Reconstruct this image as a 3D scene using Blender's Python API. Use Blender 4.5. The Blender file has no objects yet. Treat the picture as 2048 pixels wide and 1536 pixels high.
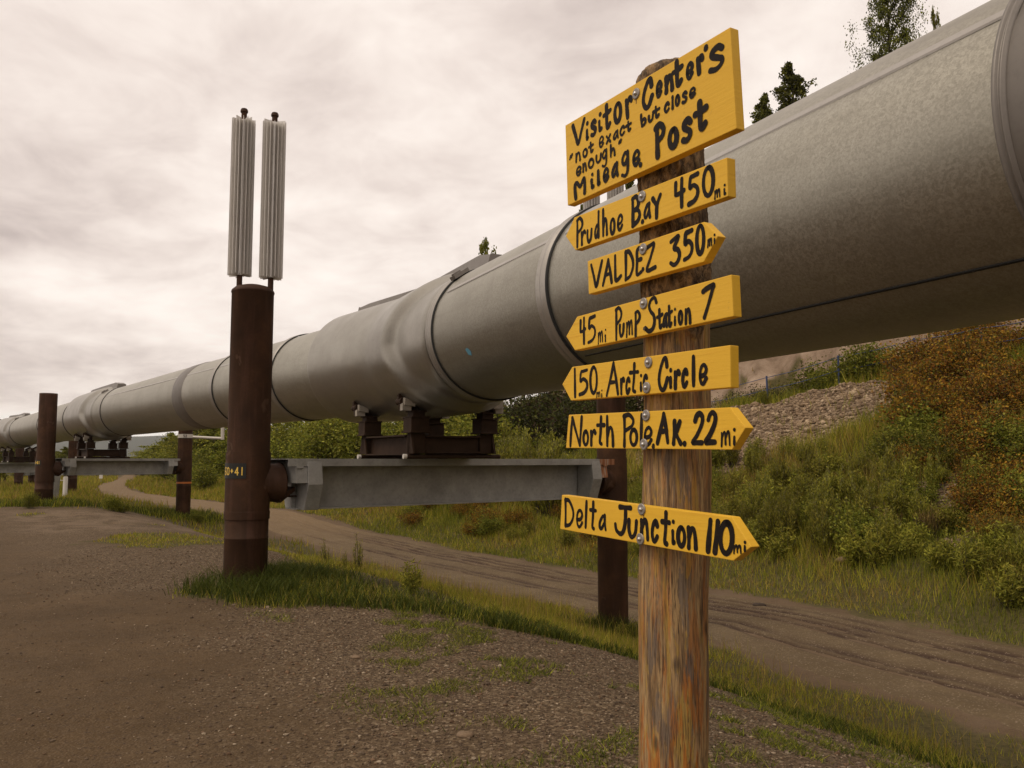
import bpy, bmesh, math, random
import numpy as np
from mathutils import Vector, Matrix

random.seed(7)
RNG = np.random.default_rng(7)
scene = bpy.context.scene
COL = scene.collection
R_ = math.radians

# ---------------------------------------------------------------- camera
EYE = np.array([0.0, 0.0, 1.5])
FOC = 1700.0                       # focal length in pixels of the 2048 px frame
PITCH = math.atan(152.0 / FOC)
cam_data = bpy.data.cameras.new("camera")
cam_data.sensor_width = 36.0
cam_data.lens = FOC / 2048.0 * 36.0
cam_data.clip_start = 0.05
cam_data.clip_end = 12000.0
cam = bpy.data.objects.new("camera", cam_data)
cam.location = EYE
cam.rotation_euler = (math.pi / 2 + PITCH, 0, 0)
COL.objects.link(cam)
scene.camera = cam

# ---------------------------------------------------------------- sky and sun
SUN_EL, SUN_AZ = R_(55), R_(-118)      # azimuth measured from +Y towards +X: behind the camera, to its left
world = bpy.data.worlds.new("World")
scene.world = world
world.use_nodes = True
wn, wl = world.node_tree.nodes, world.node_tree.links
wn.clear()


def wnode(t, **kw):
    n = wn.new(t)
    for k, v in kw.items():
        setattr(n, k, v)
    return n


w_out = wnode("ShaderNodeOutputWorld")
w_bg = wnode("ShaderNodeBackground")
w_bg.inputs["Strength"].default_value = 0.108
w_sky = wnode("ShaderNodeTexSky", sky_type="NISHITA", sun_disc=False)
w_sky.sun_elevation = SUN_EL
w_sky.sun_rotation = SUN_AZ
w_tc = wnode("ShaderNodeTexCoord")
w_sep = wnode("ShaderNodeSeparateXYZ")
wl.new(w_tc.outputs["Generated"], w_sep.inputs[0])


def wmath(op, a, b=None, clamp=False):
    n = wnode("ShaderNodeMath", operation=op, use_clamp=clamp)
    for i, v in enumerate((a, b)):
        if v is None:
            continue
        if isinstance(v, (int, float)):
            n.inputs[i].default_value = v
        else:
            wl.new(v, n.inputs[i])
    return n.outputs[0]


# the overcast as a flat cloud deck: direction projected on a plane overhead
w_z = wmath("MAXIMUM", w_sep.outputs[2], 0.0)
w_den = wmath("ADD", wmath("MULTIPLY", w_z, 0.9), 0.24)
w_u = wmath("DIVIDE", w_sep.outputs[0], w_den)
w_v = wmath("DIVIDE", w_sep.outputs[1], w_den)
w_cmb = wnode("ShaderNodeCombineXYZ")
wl.new(w_u, w_cmb.inputs[0])
wl.new(w_v, w_cmb.inputs[1])
w_cmb.inputs[2].default_value = 3.7


def wnoise(scale, detail, rough, dist, off):
    m = wnode("ShaderNodeMapping")
    m.inputs["Location"].default_value = off
    wl.new(w_cmb.outputs[0], m.inputs["Vector"])
    n = wnode("ShaderNodeTexNoise")
    n.inputs["Scale"].default_value = scale
    n.inputs["Detail"].default_value = detail
    n.inputs["Roughness"].default_value = rough
    n.inputs["Distortion"].default_value = dist
    wl.new(m.outputs[0], n.inputs["Vector"])
    return n.outputs["Fac"]


w_big = wnoise(1.15, 5.0, 0.56, 0.25, (1.3, 0.4, 0.0))
w_fine = wnoise(4.2, 6.0, 0.62, 0.4, (4.0, 2.0, 1.0))
w_mix = wmath("ADD", wmath("MULTIPLY", w_big, 0.72), wmath("MULTIPLY", w_fine, 0.28))
w_ramp = wnode("ShaderNodeValToRGB")
wl.new(w_mix, w_ramp.inputs[0])
cr = w_ramp.color_ramp
cr.interpolation = "B_SPLINE"
cr.elements[0].position = 0.30
cr.elements[0].color = (0.47, 0.385, 0.355, 1)
cr.elements[1].position = 0.62
cr.elements[1].color = (1.06, 0.965, 0.88, 1)
e = cr.elements.new(0.41)
e.color = (0.69, 0.585, 0.53, 1)
e = cr.elements.new(0.51)
e.color = (0.90, 0.785, 0.71, 1)
w_sc = wnode("ShaderNodeMix", data_type="RGBA", blend_type="MULTIPLY")
w_sc.inputs[0].default_value = 1.0
wl.new(w_ramp.outputs[0], w_sc.inputs[6])
w_sc.inputs[7].default_value = (10, 10, 10, 1)
w_m = wnode("ShaderNodeMix", data_type="RGBA")
w_m.inputs[0].default_value = 0.96      # cloud cover over the clear sky
wl.new(w_sky.outputs[0], w_m.inputs[6])
wl.new(w_sc.outputs[2], w_m.inputs[7])
wl.new(w_m.outputs[2], w_bg.inputs["Color"])
wl.new(w_bg.outputs[0], w_out.inputs["Surface"])

sun_data = bpy.data.lights.new("sun", "SUN")
sun_data.energy = 1.5
sun_data.angle = R_(22)
sun_data.color = (1.0, 0.88, 0.72)
sun = bpy.data.objects.new("sun", sun_data)
sv = Vector((math.sin(SUN_AZ) * math.cos(SUN_EL), math.cos(SUN_AZ) * math.cos(SUN_EL), math.sin(SUN_EL)))
sun.rotation_euler = (-sv).to_track_quat("-Z", "Y").to_euler()
sun.location = (-20, -20, 40)
COL.objects.link(sun)

vs = scene.view_settings
vs.view_transform = "Standard"
vs.look = "None"
vs.exposure = 0.0
vs.gamma = 1.0
vs.use_curve_mapping = False

# ---------------------------------------------------------------- helpers


def ray(px, py):
    """Direction from the eye through a pixel of the 2048x1536 photograph."""
    u, v = (px - 1024.0) / FOC, (768.0 - py) / FOC
    return np.array([u, math.cos(PITCH) - v * math.sin(PITCH), math.sin(PITCH) + v * math.cos(PITCH)])


def at(px, py, Y):
    d = ray(px, py)
    return EYE + d / d[1] * Y


def tag(o, label=None, cat=None, group=None, kind=None):
    if label:
        o["label"] = label
    if cat:
        o["category"] = cat
    if group:
        o["group"] = group
    if kind:
        o["kind"] = kind
    return o


def empty(name, loc=(0, 0, 0), rz=0.0):
    o = bpy.data.objects.new(name, None)
    o.location = loc
    o.rotation_euler = (0, 0, rz)
    o.empty_display_size = 0.2
    COL.objects.link(o)
    return o


def link(name, me, parent=None):
    o = bpy.data.objects.new(name, me)
    COL.objects.link(o)
    if parent is not None:
        o.parent = parent
    return o


def np_mesh(name, verts, faces, mat=None, smooth=False, col=None):
    """verts (N,3); faces (M,3) or (M,4) arrays; col (N,3) point colours."""
    verts = np.asarray(verts, np.float32)
    faces = np.asarray(faces, np.int32)
    me = bpy.data.meshes.new(name)
    n, k = faces.shape
    me.vertices.add(len(verts))
    me.vertices.foreach_set("co", verts.ravel())
    me.loops.add(n * k)
    me.loops.foreach_set("vertex_index", faces.ravel())
    me.polygons.add(n)
    me.polygons.foreach_set("loop_start", np.arange(0, n * k, k, dtype=np.int32))
    me.polygons.foreach_set("loop_total", np.full(n, k, np.int32))
    me.polygons.foreach_set("use_smooth", np.full(n, smooth))
    if col is not None:
        a = me.color_attributes.new("col", "FLOAT_COLOR", "POINT")
        c = np.ones((len(verts), 4), np.float32)
        c[:, :3] = col
        a.data.foreach_set("color", c.ravel())
    if mat:
        me.materials.append(mat)
    me.update(calc_edges=True)
    return me


class MB:
    """Collects faces of one part and links them as one mesh."""

    def __init__(self):
        self.v, self.f, self.sm = [], [], []

    def add(self, verts, faces, smooth=False):
        b = len(self.v)
        self.v += [tuple(map(float, p)) for p in verts]
        for f in faces:
            self.f.append(tuple(b + i for i in f))
            self.sm.append(smooth)

    def box(self, c, ax, ay, az):
        """c centre; ax, ay, az half-extent vectors."""
        c, ax, ay, az = (np.asarray(q, float) for q in (c, ax, ay, az))
        vv = [c + sx * ax + sy * ay + sz * az for sz in (-1, 1) for sx, sy in ((-1, -1), (1, -1), (1, 1), (-1, 1))]
        if np.dot(np.cross(ax, ay), az) < 0:
            fs = [(0, 1, 2, 3), (7, 6, 5, 4), (4, 5, 1, 0), (5, 6, 2, 1), (6, 7, 3, 2), (7, 4, 0, 3)]
        else:
            fs = [(3, 2, 1, 0), (4, 5, 6, 7), (0, 1, 5, 4), (1, 2, 6, 5), (2, 3, 7, 6), (3, 0, 4, 7)]
        self.add(vv, fs)

    def prism(self, poly, ext):
        """poly: 3D points of a planar outline; ext: extrusion vector."""
        poly = [np.asarray(p, float) for p in poly]
        ext = np.asarray(ext, float)
        n = len(poly)
        vv = poly + [p + ext for p in poly]
        fs = [tuple(range(n))[::-1], tuple(range(n, 2 * n))]
        for i in range(n):
            j = (i + 1) % n
            fs.append((i, j, n + j, n + i))
        self.add(vv, fs)

    def tube(self, pts, rad, seg=8, caps=True, smooth=True):
        pts = [np.asarray(p, float) for p in pts]
        if np.isscalar(rad):
            rad = [rad] * len(pts)
        vv, fs = [], []
        up = None
        for i, p in enumerate(pts):
            t = pts[min(i + 1, len(pts) - 1)] - pts[max(i - 1, 0)]
            t = t / (np.linalg.norm(t) + 1e-12)
            if up is None:
                a = np.array([0, 0, 1.0]) if abs(t[2]) < 0.9 else np.array([1.0, 0, 0])
                up = np.cross(t, a)
            up = up - t * np.dot(up, t)
            up /= np.linalg.norm(up)
            w = np.cross(t, up)
            for k in range(seg):
                a = 2 * math.pi * k / seg
                vv.append(p + rad[i] * (math.cos(a) * up + math.sin(a) * w))
        for i in range(len(pts) - 1):
            for k in range(seg):
                k2 = (k + 1) % seg
                fs.append((i * seg + k, i * seg + k2, (i + 1) * seg + k2, (i + 1) * seg + k))
        self.add(vv, fs, smooth)
        if caps:
            self.add(vv[:seg], [tuple(range(seg))[::-1]])
            self.add(vv[-seg:], [tuple(range(seg))])

    def lathe(self, c, prof, seg=32, smooth=True, lean=(0, 0)):
        """prof: (radius, z) list, round the vertical through c."""
        vv, fs = [], []
        for r, z in prof:
            for k in range(seg):
                a = 2 * math.pi * k / seg
                vv.append((c[0] + r * math.cos(a) + lean[0] * z, c[1] + r * math.sin(a) + lean[1] * z, c[2] + z))
        for i in range(len(prof) - 1):
            for k in range(seg):
                k2 = (k + 1) % seg
                fs.append((i * seg + k, i * seg + k2, (i + 1) * seg + k2, (i + 1) * seg + k))
        self.add(vv, fs, smooth)
        self.add(vv[:seg], [tuple(range(seg))[::-1]])
        self.add(vv[-seg:], [tuple(range(seg))])

    def mesh(self, name, mat, bevel=0.0):
        me = bpy.data.meshes.new(name)
        me.from_pydata(self.v, [], self.f)
        me.polygons.foreach_set("use_smooth", self.sm)
        if bevel:
            bm = bmesh.new()
            bm.from_mesh(me)
            bmesh.ops.remove_doubles(bm, verts=bm.verts, dist=1e-5)
            es = [e for e in bm.edges if len(e.link_faces) == 2 and e.calc_face_angle(0) > 0.6]
            bmesh.ops.bevel(bm, geom=es, offset=bevel, segments=2, affect="EDGES", profile=0.6)
            bm.to_mesh(me)
            bm.free()
        else:
            bm = bmesh.new()
            bm.from_mesh(me)
            bmesh.ops.recalc_face_normals(bm, faces=bm.faces)
            bm.to_mesh(me)
            bm.free()
        me.materials.append(mat)
        me.update()
        return me

    def build(self, name, mat, parent=None, bevel=0.0):
        return link(name, self.mesh(name, mat, bevel), parent)


# ---- value noise in numpy
def _hash(ix, iy, seed):
    h = (ix.astype(np.int64) * 374761393 + iy.astype(np.int64) * 668265263 + seed * 974711) & 0xFFFFFFFF
    h = ((h ^ (h >> 13)) * 1274126177) & 0xFFFFFFFF
    return ((h ^ (h >> 16)) & 0xFFFFFF) / float(0xFFFFFF)


def vnoise(x, y, seed=0):
    x, y = np.asarray(x, float), np.asarray(y, float)
    ix, iy = np.floor(x), np.floor(y)
    fx, fy = x - ix, y - iy
    fx, fy = fx * fx * (3 - 2 * fx), fy * fy * (3 - 2 * fy)
    a, b = _hash(ix, iy, seed), _hash(ix + 1, iy, seed)
    c, d = _hash(ix, iy + 1, seed), _hash(ix + 1, iy + 1, seed)
    return (a * (1 - fx) + b * fx) * (1 - fy) + (c * (1 - fx) + d * fx) * fy


def fbm(x, y, octv=4, seed=0, gain=0.5):
    s, a, t = 0.0, 1.0, 0.0
    for k in range(octv):
        s = s + a * vnoise(np.asarray(x) * 2 ** k, np.asarray(y) * 2 ** k, seed + k * 17)
        t += a
        a *= gain
    return s / t


def sstep(a, b, x):
    t = np.clip((np.asarray(x, float) - a) / (b - a), 0, 1)
    return t * t * (3 - 2 * t)


# ---- materials
class NT:
    def __init__(self, name):
        self.m = bpy.data.materials.new(name)
        self.m.use_nodes = True
        self.t = self.m.node_tree
        self.n, self.l = self.t.nodes, self.t.links
        self.b = self.n["Principled BSDF"]

    def node(self, t, **kw):
        n = self.n.new(t)
        for k, v in kw.items():
            setattr(n, k, v)
        return n

    def put(self, sock, v):
        if v is None:
            return
        if isinstance(v, (int, float)):
            sock.default_value = v
        elif isinstance(v, (tuple, list)):
            sock.default_value = tuple(v) + (1,) if len(v) == 3 and len(sock.default_value) == 4 else tuple(v)
        else:
            self.l.new(v, sock)

    def coord(self, kind="Object", scale=(1, 1, 1), loc=(0, 0, 0)):
        tc = self.node("ShaderNodeTexCoord")
        mp = self.node("ShaderNodeMapping")
        mp.inputs["Scale"].default_value = scale
        mp.inputs["Location"].default_value = loc
        self.l.new(tc.outputs[kind], mp.inputs["Vector"])
        return mp.outputs[0]

    def wpos(self, scale=(1, 1, 1)):
        g = self.node("ShaderNodeNewGeometry")
        mp = self.node("ShaderNodeMapping")
        mp.inputs["Scale"].default_value = scale
        self.l.new(g.outputs["Position"], mp.inputs["Vector"])
        return mp.outputs[0]

    def noise(self, vec, scale, detail=4, rough=0.55, dist=0.0):
        n = self.node("ShaderNodeTexNoise")
        self.put(n.inputs["Vector"], vec)
        n.inputs["Scale"].default_value = scale
        n.inputs["Detail"].default_value = detail
        n.inputs["Roughness"].default_value = rough
        n.inputs["Distortion"].default_value = dist
        return n.outputs["Fac"]

    def voro(self, vec, scale, out="Color", feature="F1"):
        n = self.node("ShaderNodeTexVoronoi", feature=feature)
        self.put(n.inputs["Vector"], vec)
        n.inputs["Scale"].default_value = scale
        return n.outputs[out]

    def ramp(self, fac, stops, interp="LINEAR"):
        n = self.node("ShaderNodeValToRGB")
        self.put(n.inputs[0], fac)
        cr = n.color_ramp
        cr.interpolation = interp
        for i, (p, c) in enumerate(stops):
            if isinstance(c, (int, float)):
                c = (c, c, c)
            el = cr.elements[i] if i < 2 else cr.elements.new(p)
            el.position = p
            el.color = tuple(c) + (1,)
        return n.outputs[0]

    def mix(self, fac, a, b, blend="MIX"):
        n = self.node("ShaderNodeMix", data_type="RGBA", blend_type=blend)
        self.put(n.inputs[0], fac)
        self.put(n.inputs[6], a)
        self.put(n.inputs[7], b)
        return n.outputs[2]

    def math(self, op, a, b=None, clamp=False):
        n = self.node("ShaderNodeMath", operation=op, use_clamp=clamp)
        self.put(n.inputs[0], a)
        self.put(n.inputs[1], b)
        return n.outputs[0]

    def attr(self, name="col", out="Color"):
        n = self.node("ShaderNodeAttribute", attribute_name=name)
        return n.outputs[out]

    def sep(self, c):
        n = self.node("ShaderNodeSeparateColor")
        self.put(n.inputs[0], c)
        return n.outputs

    def bump(self, h, strength=0.3, dist=0.01, normal=None):
        n = self.node("ShaderNodeBump")
        self.put(n.inputs["Height"], h)
        n.inputs["Strength"].default_value = strength
        n.inputs["Distance"].default_value = dist
        if normal is not None:
            self.l.new(normal, n.inputs["Normal"])
        return n.outputs[0]

    def set(self, color=None, rough=None, metal=None, normal=None, spec=None):
        self.put(self.b.inputs["Base Color"], color)
        self.put(self.b.inputs["Roughness"], rough)
        self.put(self.b.inputs["Metallic"], metal)
        self.put(self.b.inputs["Specular IOR Level"], spec)
        if normal is not None:
            self.l.new(normal, self.b.inputs["Normal"])
        return self.m
# ================================================================ materials
M = {}


def m_rust():
    t = NT("weathered_steel_pile")
    p = t.coord("Object")
    n1 = t.noise(p, 2.2, 6, 0.65)
    n2 = t.noise(t.coord("Object", (9, 9, 0.8)), 1.0, 5, 0.6)
    n3 = t.noise(p, 60, 3, 0.6)
    c = t.ramp(n1, [(0.3, (0.032, 0.015, 0.007)), (0.7, (0.084, 0.038, 0.017)), (0.52, (0.050, 0.023, 0.011))])
    c = t.mix(t.ramp(n2, [(0.52, 0.0), (0.75, 0.6)]), c, (0.10, 0.045, 0.028))
    c = t.mix(t.ramp(n3, [(0.55, 0.0), (0.8, 0.5)]), c, (0.02, 0.012, 0.01))
    c = t.mix(t.ramp(t.noise(p, 5.5, 2, 0.5, 1.0), [(0.68, 0.0), (0.74, 0.35)]), c, (0.15, 0.09, 0.06))
    return t.set(c, t.ramp(n2, [(0.3, 0.8), (0.7, 0.58)]), 0.0, t.bump(n3, 0.3, 0.004), 0.2)


def m_galv():
    t = NT("galvanised_pipe_jacket")
    p = t.coord("Object")
    sp = t.voro(p, 70, "Color")
    sp2 = t.voro(p, 150, "Color")
    s = t.math("ADD", t.math("MULTIPLY", t.sep(sp)[0], 0.5), t.math("MULTIPLY", t.sep(sp2)[1], 0.5))
    n1 = t.noise(p, 1.3, 5, 0.6)
    n2 = t.noise(t.coord("Object", (0.6, 0.6, 5)), 2.5, 5, 0.65)
    c = t.ramp(s, [(0.15, (0.295, 0.275, 0.225)), (0.85, (0.435, 0.41, 0.345))])
    c = t.mix(t.ramp(n1, [(0.35, 0.35), (0.7, 0.0)]), c, (0.26, 0.245, 0.20))
    c = t.mix(t.ramp(n2, [(0.5, 0.0), (0.8, 0.4)]), c, (0.20, 0.18, 0.14))
    n3 = t.noise(t.coord("Object", (7, 7, 0.5)), 1.0, 4, 0.6)
    c = t.mix(t.ramp(n3, [(0.5, 0.0), (0.75, 0.3)]), c, (0.24, 0.22, 0.175))
    r = t.math("ADD", t.math("MULTIPLY", s, 0.12), t.ramp(n1, [(0.3, 0.40), (0.7, 0.33)]))
    return t.set(c, r, 0.85, t.bump(t.noise(p, 2.0, 2, 0.5), 0.05, 0.02))


def m_galv_smooth(name, a, b, rough, metal):
    t = NT(name)
    p = t.coord("Object")
    n1 = t.noise(p, 2.5, 5, 0.6)
    n2 = t.noise(p, 30, 3, 0.6)
    c = t.mix(n1, a, b)
    c = t.mix(t.ramp(n2, [(0.5, 0.0), (0.8, 0.3)]), c, tuple(x * 0.6 for x in a))
    return t.set(c, t.ramp(n1, [(0.3, rough + 0.06), (0.7, rough - 0.06)]), metal, t.bump(n1, 0.08, 0.02))


def m_plain(name, c, rough=0.6, metal=0.0, var=0.25, scale=12, spec=0.4):
    t = NT(name)
    n1 = t.noise(t.coord("Object"), scale, 4, 0.6)
    col = t.mix(n1, tuple(x * (1 - var) for x in c), tuple(min(1, x * (1 + var)) for x in c))
    return t.set(col, rough, metal, t.bump(n1, 0.1, 0.005), spec)


def m_beam():
    t = NT("galvanised_crossbeam")
    p = t.coord("Object")
    n1 = t.noise(p, 3.5, 5, 0.65)
    n2 = t.noise(p, 25, 4, 0.6)
    c = t.ramp(n1, [(0.3, (0.25, 0.245, 0.225)), (0.7, (0.40, 0.39, 0.36))])
    c = t.mix(t.ramp(n2, [(0.5, 0.0), (0.85, 0.5)]), c, (0.15, 0.145, 0.14))
    return t.set(c, 0.55, 0.25, t.bump(n2, 0.1, 0.004))


def m_beam_rust():
    t = NT("rust_streaked_steel")
    n1 = t.noise(t.coord("Object", (14, 14, 1.2)), 1.6, 5, 0.6)
    c = t.ramp(n1, [(0.35, (0.36, 0.29, 0.23)), (0.5, (0.30, 0.12, 0.045)), (0.65, (0.14, 0.05, 0.025))])
    return t.set(c, 0.7, 0.0, None, 0.3)


def m_paint():
    t = NT("yellow_board_paint")
    p = t.coord("Object")
    n1 = t.noise(t.coord("Object", (1.5, 1.5, 28)), 4, 5, 0.6)
    n2 = t.noise(p, 7, 5, 0.6)
    n3 = t.noise(p, 140, 2, 0.5)
    c = t.mix(n2, (0.83, 0.47, 0.024), (0.89, 0.535, 0.036))
    c = t.mix(t.ramp(n1, [(0.55, 0.0), (0.72, 0.45)]), c, (0.70, 0.34, 0.016))
    g = t.node("ShaderNodeNewGeometry")
    edge = t.ramp(g.outputs["Pointiness"], [(0.53, 0.0), (0.60, 0.5)])
    c = t.mix(edge, c, (0.35, 0.20, 0.04))
    dirt = t.ramp(t.noise(p, 16, 6, 0.75, 0.6), [(0.64, 0.0), (0.74, 0.55)])
    c = t.mix(dirt, c, (0.30, 0.16, 0.03))
    h = t.math("ADD", n1, t.math("MULTIPLY", n3, 0.4))
    return t.set(c, 0.55, 0.0, t.bump(h, 0.3, 0.003), 0.3)


def m_letter():
    t = NT("black_brush_paint")
    n = t.noise(t.coord("Object"), 60, 3, 0.6)
    return t.set(t.mix(t.ramp(t.noise(t.coord("Object", (14, 14, 50)), 1.0, 5, 0.7), [(0.58, 0.0), (0.76, 0.6)]), t.mix(n, (0.007, 0.005, 0.0045), (0.018, 0.012, 0.009)), (0.06, 0.035, 0.016)), 0.6, 0.0, t.bump(n, 0.15, 0.002), 0.15)


def m_wood():
    t = NT("peeled_log")
    o = t.coord("Object", (42, 42, 3.2))
    n1 = t.noise(o, 1.0, 6, 0.66, 0.5)
    n2 = t.noise(t.coord("Object", (21, 21, 4.0), (3, 1, 5)), 1.0, 6, 0.68, 0.5)
    n3 = t.noise(t.coord("Object", (36, 36, 4.2), (7, 2, 1)), 1.0, 6, 0.70, 0.4)
    n4 = t.noise(t.coord("Object", (120, 120, 5.0)), 1.0, 4, 0.7, 0.4)
    c = t.ramp(n1, [(0.32, (0.11, 0.065, 0.032)), (0.46, (0.30, 0.185, 0.085)), (0.62, (0.47, 0.31, 0.14))])
    c = t.mix(t.ramp(n2, [(0.53, 0.0), (0.57, 0.9)]), c, t.mix(n3, (0.30, 0.17, 0.035), (0.50, 0.34, 0.085)))
    zz = t.sep(t.coord("Object"))[2]
    low = t.ramp(t.math("MULTIPLY", zz, 0.4), [(0.20, 1.0), (0.50, 0.0)])
    org = t.math("MULTIPLY", t.ramp(n3, [(0.51, 0.0), (0.56, 0.95)]), t.math("ADD", t.math("MULTIPLY", low, 0.6), 0.35))
    c = t.mix(org, c, (0.42, 0.135, 0.018))
    gr = t.ramp(t.noise(t.coord("Object", (17, 17, 2.6), (1, 8, 2)), 1.0, 6, 0.68, 0.4), [(0.57, 0.0), (0.61, 0.75)])
    c = t.mix(gr, c, t.mix(n4, (0.10, 0.08, 0.066), (0.21, 0.172, 0.142)))
    crack = t.ramp(n4, [(0.34, 0.95), (0.40, 0.0)])
    c = t.mix(crack, c, (0.03, 0.018, 0.012))
    for sc_, lo_ in (((70, 70, 2.4), (2, 9, 4)), ((46, 46, 1.6), (8, 3, 1)), ((110, 110, 5), (5, 5, 9))):
        ln_ = t.ramp(t.noise(t.coord("Object", sc_, lo_), 1.0, 3, 0.55, 0.2), [(0.478, 0.0), (0.5, 0.85), (0.522, 0.0)])
        c = t.mix(t.math("MULTIPLY", ln_, t.ramp(n2, [(0.35, 1.0), (0.55, 0.35)])), c, (0.045, 0.026, 0.015))
    fib = t.ramp(t.noise(t.coord("Object", (260, 260, 9)), 1.0, 3, 0.6), [(0.36, 0.6), (0.5, 0.0)])
    c = t.mix(fib, c, (0.06, 0.038, 0.024))
    kn = t.ramp(t.voro(t.coord("Object", (7, 7, 4)), 1.0, "Distance"), [(0.05, 0.85), (0.13, 0.0)])
    c = t.mix(kn, c, (0.035, 0.02, 0.014))
    h = t.math("ADD", t.math("ADD", n1, t.math("MULTIPLY", n4, 0.6)), n3)
    # bark left on the upper part of the log: a point attribute
    bk = t.attr("bark", "Fac")
    pb = t.coord("Object", (40, 40, 20))
    b1 = t.noise(pb, 1.0, 6, 0.7, 0.5)
    b2 = t.noise(t.coord("Object"), 30, 4, 0.6)
    cb = t.ramp(b1, [(0.36, (0.018, 0.011, 0.006)), (0.48, (0.12, 0.075, 0.037)), (0.62, (0.34, 0.215, 0.10))])
    cb = t.mix(t.ramp(b2, [(0.60, 0.0), (0.72, 0.6)]), cb, (0.30, 0.20, 0.065))
    c = t.mix(bk, c, cb)
    hb = t.math("ADD", t.math("MULTIPLY", b1, 3.0), b2)
    n = t.node("ShaderNodeMix", data_type="FLOAT")
    t.put(n.inputs[0], bk); t.put(n.inputs[2], h); t.put(n.inputs[3], hb)
    return t.set(c, 0.72, 0.0, t.bump(n.outputs[0], 0.8, 0.006), 0.3)


def m_ground():
    t = NT("ground_soil")
    p = t.wpos()
    s = t.sep(t.attr("col"))
    grass, gravel, earth = s[0], s[1], s[2]
    nb = t.noise(p, 0.9, 6, 0.6)
    nf = t.noise(p, 14, 5, 0.7)
    v1 = t.voro(p, 55, "Color")
    v2 = t.voro(p, 120, "Color")
    vs1 = t.sep(v1)[0]
    vs2 = t.sep(v2)[1]
    lot = t.ramp(nb, [(0.3, (0.060, 0.0375, 0.0175)), (0.7, (0.106, 0.068, 0.034))])
    lot = t.mix(t.ramp(nf, [(0.45, 0.0), (0.75, 0.5)]), lot, (0.056, 0.034, 0.018))
    lot = t.mix(t.ramp(vs2, [(0.72, 0.0), (0.98, 0.55)]), lot, (0.15, 0.105, 0.063))
    lot = t.mix(t.ramp(vs1, [(0.02, 0.5), (0.10, 0.0)]), lot, (0.04, 0.026, 0.018))
    grv = t.ramp(vs1, [(0.0, (0.050, 0.033, 0.019)), (0.55, (0.115, 0.080, 0.047)), (0.86, (0.17, 0.122, 0.074)), (1.0, (0.30, 0.23, 0.15))])
    grv = t.mix(t.ramp(vs2, [(0.5, 0.0), (1.0, 0.5)]), grv, (0.075, 0.050, 0.032))
    c = t.mix(t.math("MULTIPLY", gravel, t.ramp(nf, [(0.3, 0.7), (0.6, 1.0)])), lot, grv)
    soil = t.ramp(nf, [(0.3, (0.035, 0.030, 0.012)), (0.5, (0.075, 0.062, 0.022)), (0.75, (0.12, 0.09, 0.035))])
    c = t.mix(t.ramp(t.math("ADD", grass, t.math("MULTIPLY", t.math("SUBTRACT", nf, 0.5), 0.9)), [(0.35, 0.0), (0.62, 1.0)]), c, soil)
    er = t.ramp(t.noise(p, 0.7, 7, 0.68, 0.8), [(0.3, (0.13, 0.085, 0.055)), (0.5, (0.25, 0.18, 0.125)), (0.7, (0.35, 0.265, 0.195))])
    c = t.mix(earth, c, er)
    h = t.math("ADD", t.math("MULTIPLY", t.voro(p, 60, "Distance"), -0.8), t.math("MULTIPLY", nf, 1.2))
    return t.set(c, 0.92, 0.0, t.bump(h, 0.6, 0.012), 0.15)


def m_road():
    t = NT("dirt_road")
    p = t.wpos()
    s = t.sep(t.attr("col"))
    nb = t.noise(p, 0.8, 6, 0.62)
    nf = t.noise(p, 18, 5, 0.7)
    c = t.ramp(nb, [(0.3, (0.098, 0.069, 0.037)), (0.7, (0.152, 0.110, 0.062))])
    c = t.mix(t.ramp(nf, [(0.4, 0.0), (0.75, 0.6)]), c, (0.080, 0.053, 0.031))
    c = t.mix(s[0], c, t.mix(nf, (0.028, 0.016, 0.010), (0.070, 0.042, 0.027)))
    c = t.mix(t.math("MULTIPLY", s[1], t.ramp(nf, [(0.3, 0.5), (0.7, 0.9)])), c, (0.22, 0.148, 0.080))
    c = t.mix(t.ramp(t.sep(t.voro(p, 60, "Color"))[0], [(0.90, 0.0), (1.0, 0.6)]), c, (0.32, 0.25, 0.18))
    return t.set(c, 0.9, 0.0, t.bump(nf, 0.7, 0.02), 0.15)


def m_leaf(name, trans=0.28, rough=0.7):
    t = NT(name)
    oi = t.node("ShaderNodeObjectInfo")
    v = t.math("ADD", t.math("MULTIPLY", oi.outputs["Random"], 0.5), 0.75)
    hs = t.node("ShaderNodeHueSaturation")
    t.put(hs.inputs["Color"], t.attr("col"))
    t.put(hs.inputs["Value"], v)
    t.put(hs.inputs["Hue"], t.math("ADD", t.math("MULTIPLY", oi.outputs["Random"], 0.016), 0.492))
    t.set(hs.outputs[0], rough, 0.0, None, 0.12)
    tr = t.node("ShaderNodeBsdfTranslucent")
    t.put(tr.inputs["Color"], hs.outputs[0])
    mx = t.node("ShaderNodeMixShader")
    mx.inputs[0].default_value = trans
    out = t.n["Material Output"]
    t.l.new(t.b.outputs[0], mx.inputs[1])
    t.l.new(tr.outputs[0], mx.inputs[2])
    t.l.new(mx.outputs[0], out.inputs["Surface"])
    return t.m


def m_attr(name, rough=0.85):
    t = NT(name)
    c = t.mix(t.ramp(t.noise(t.wpos(), 40, 3, 0.6), [(0.3, 0.5), (0.7, 0.0)]), t.attr("col"), (0.03, 0.022, 0.016))
    return t.set(c, rough, 0.0, None, 0.2)


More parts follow.
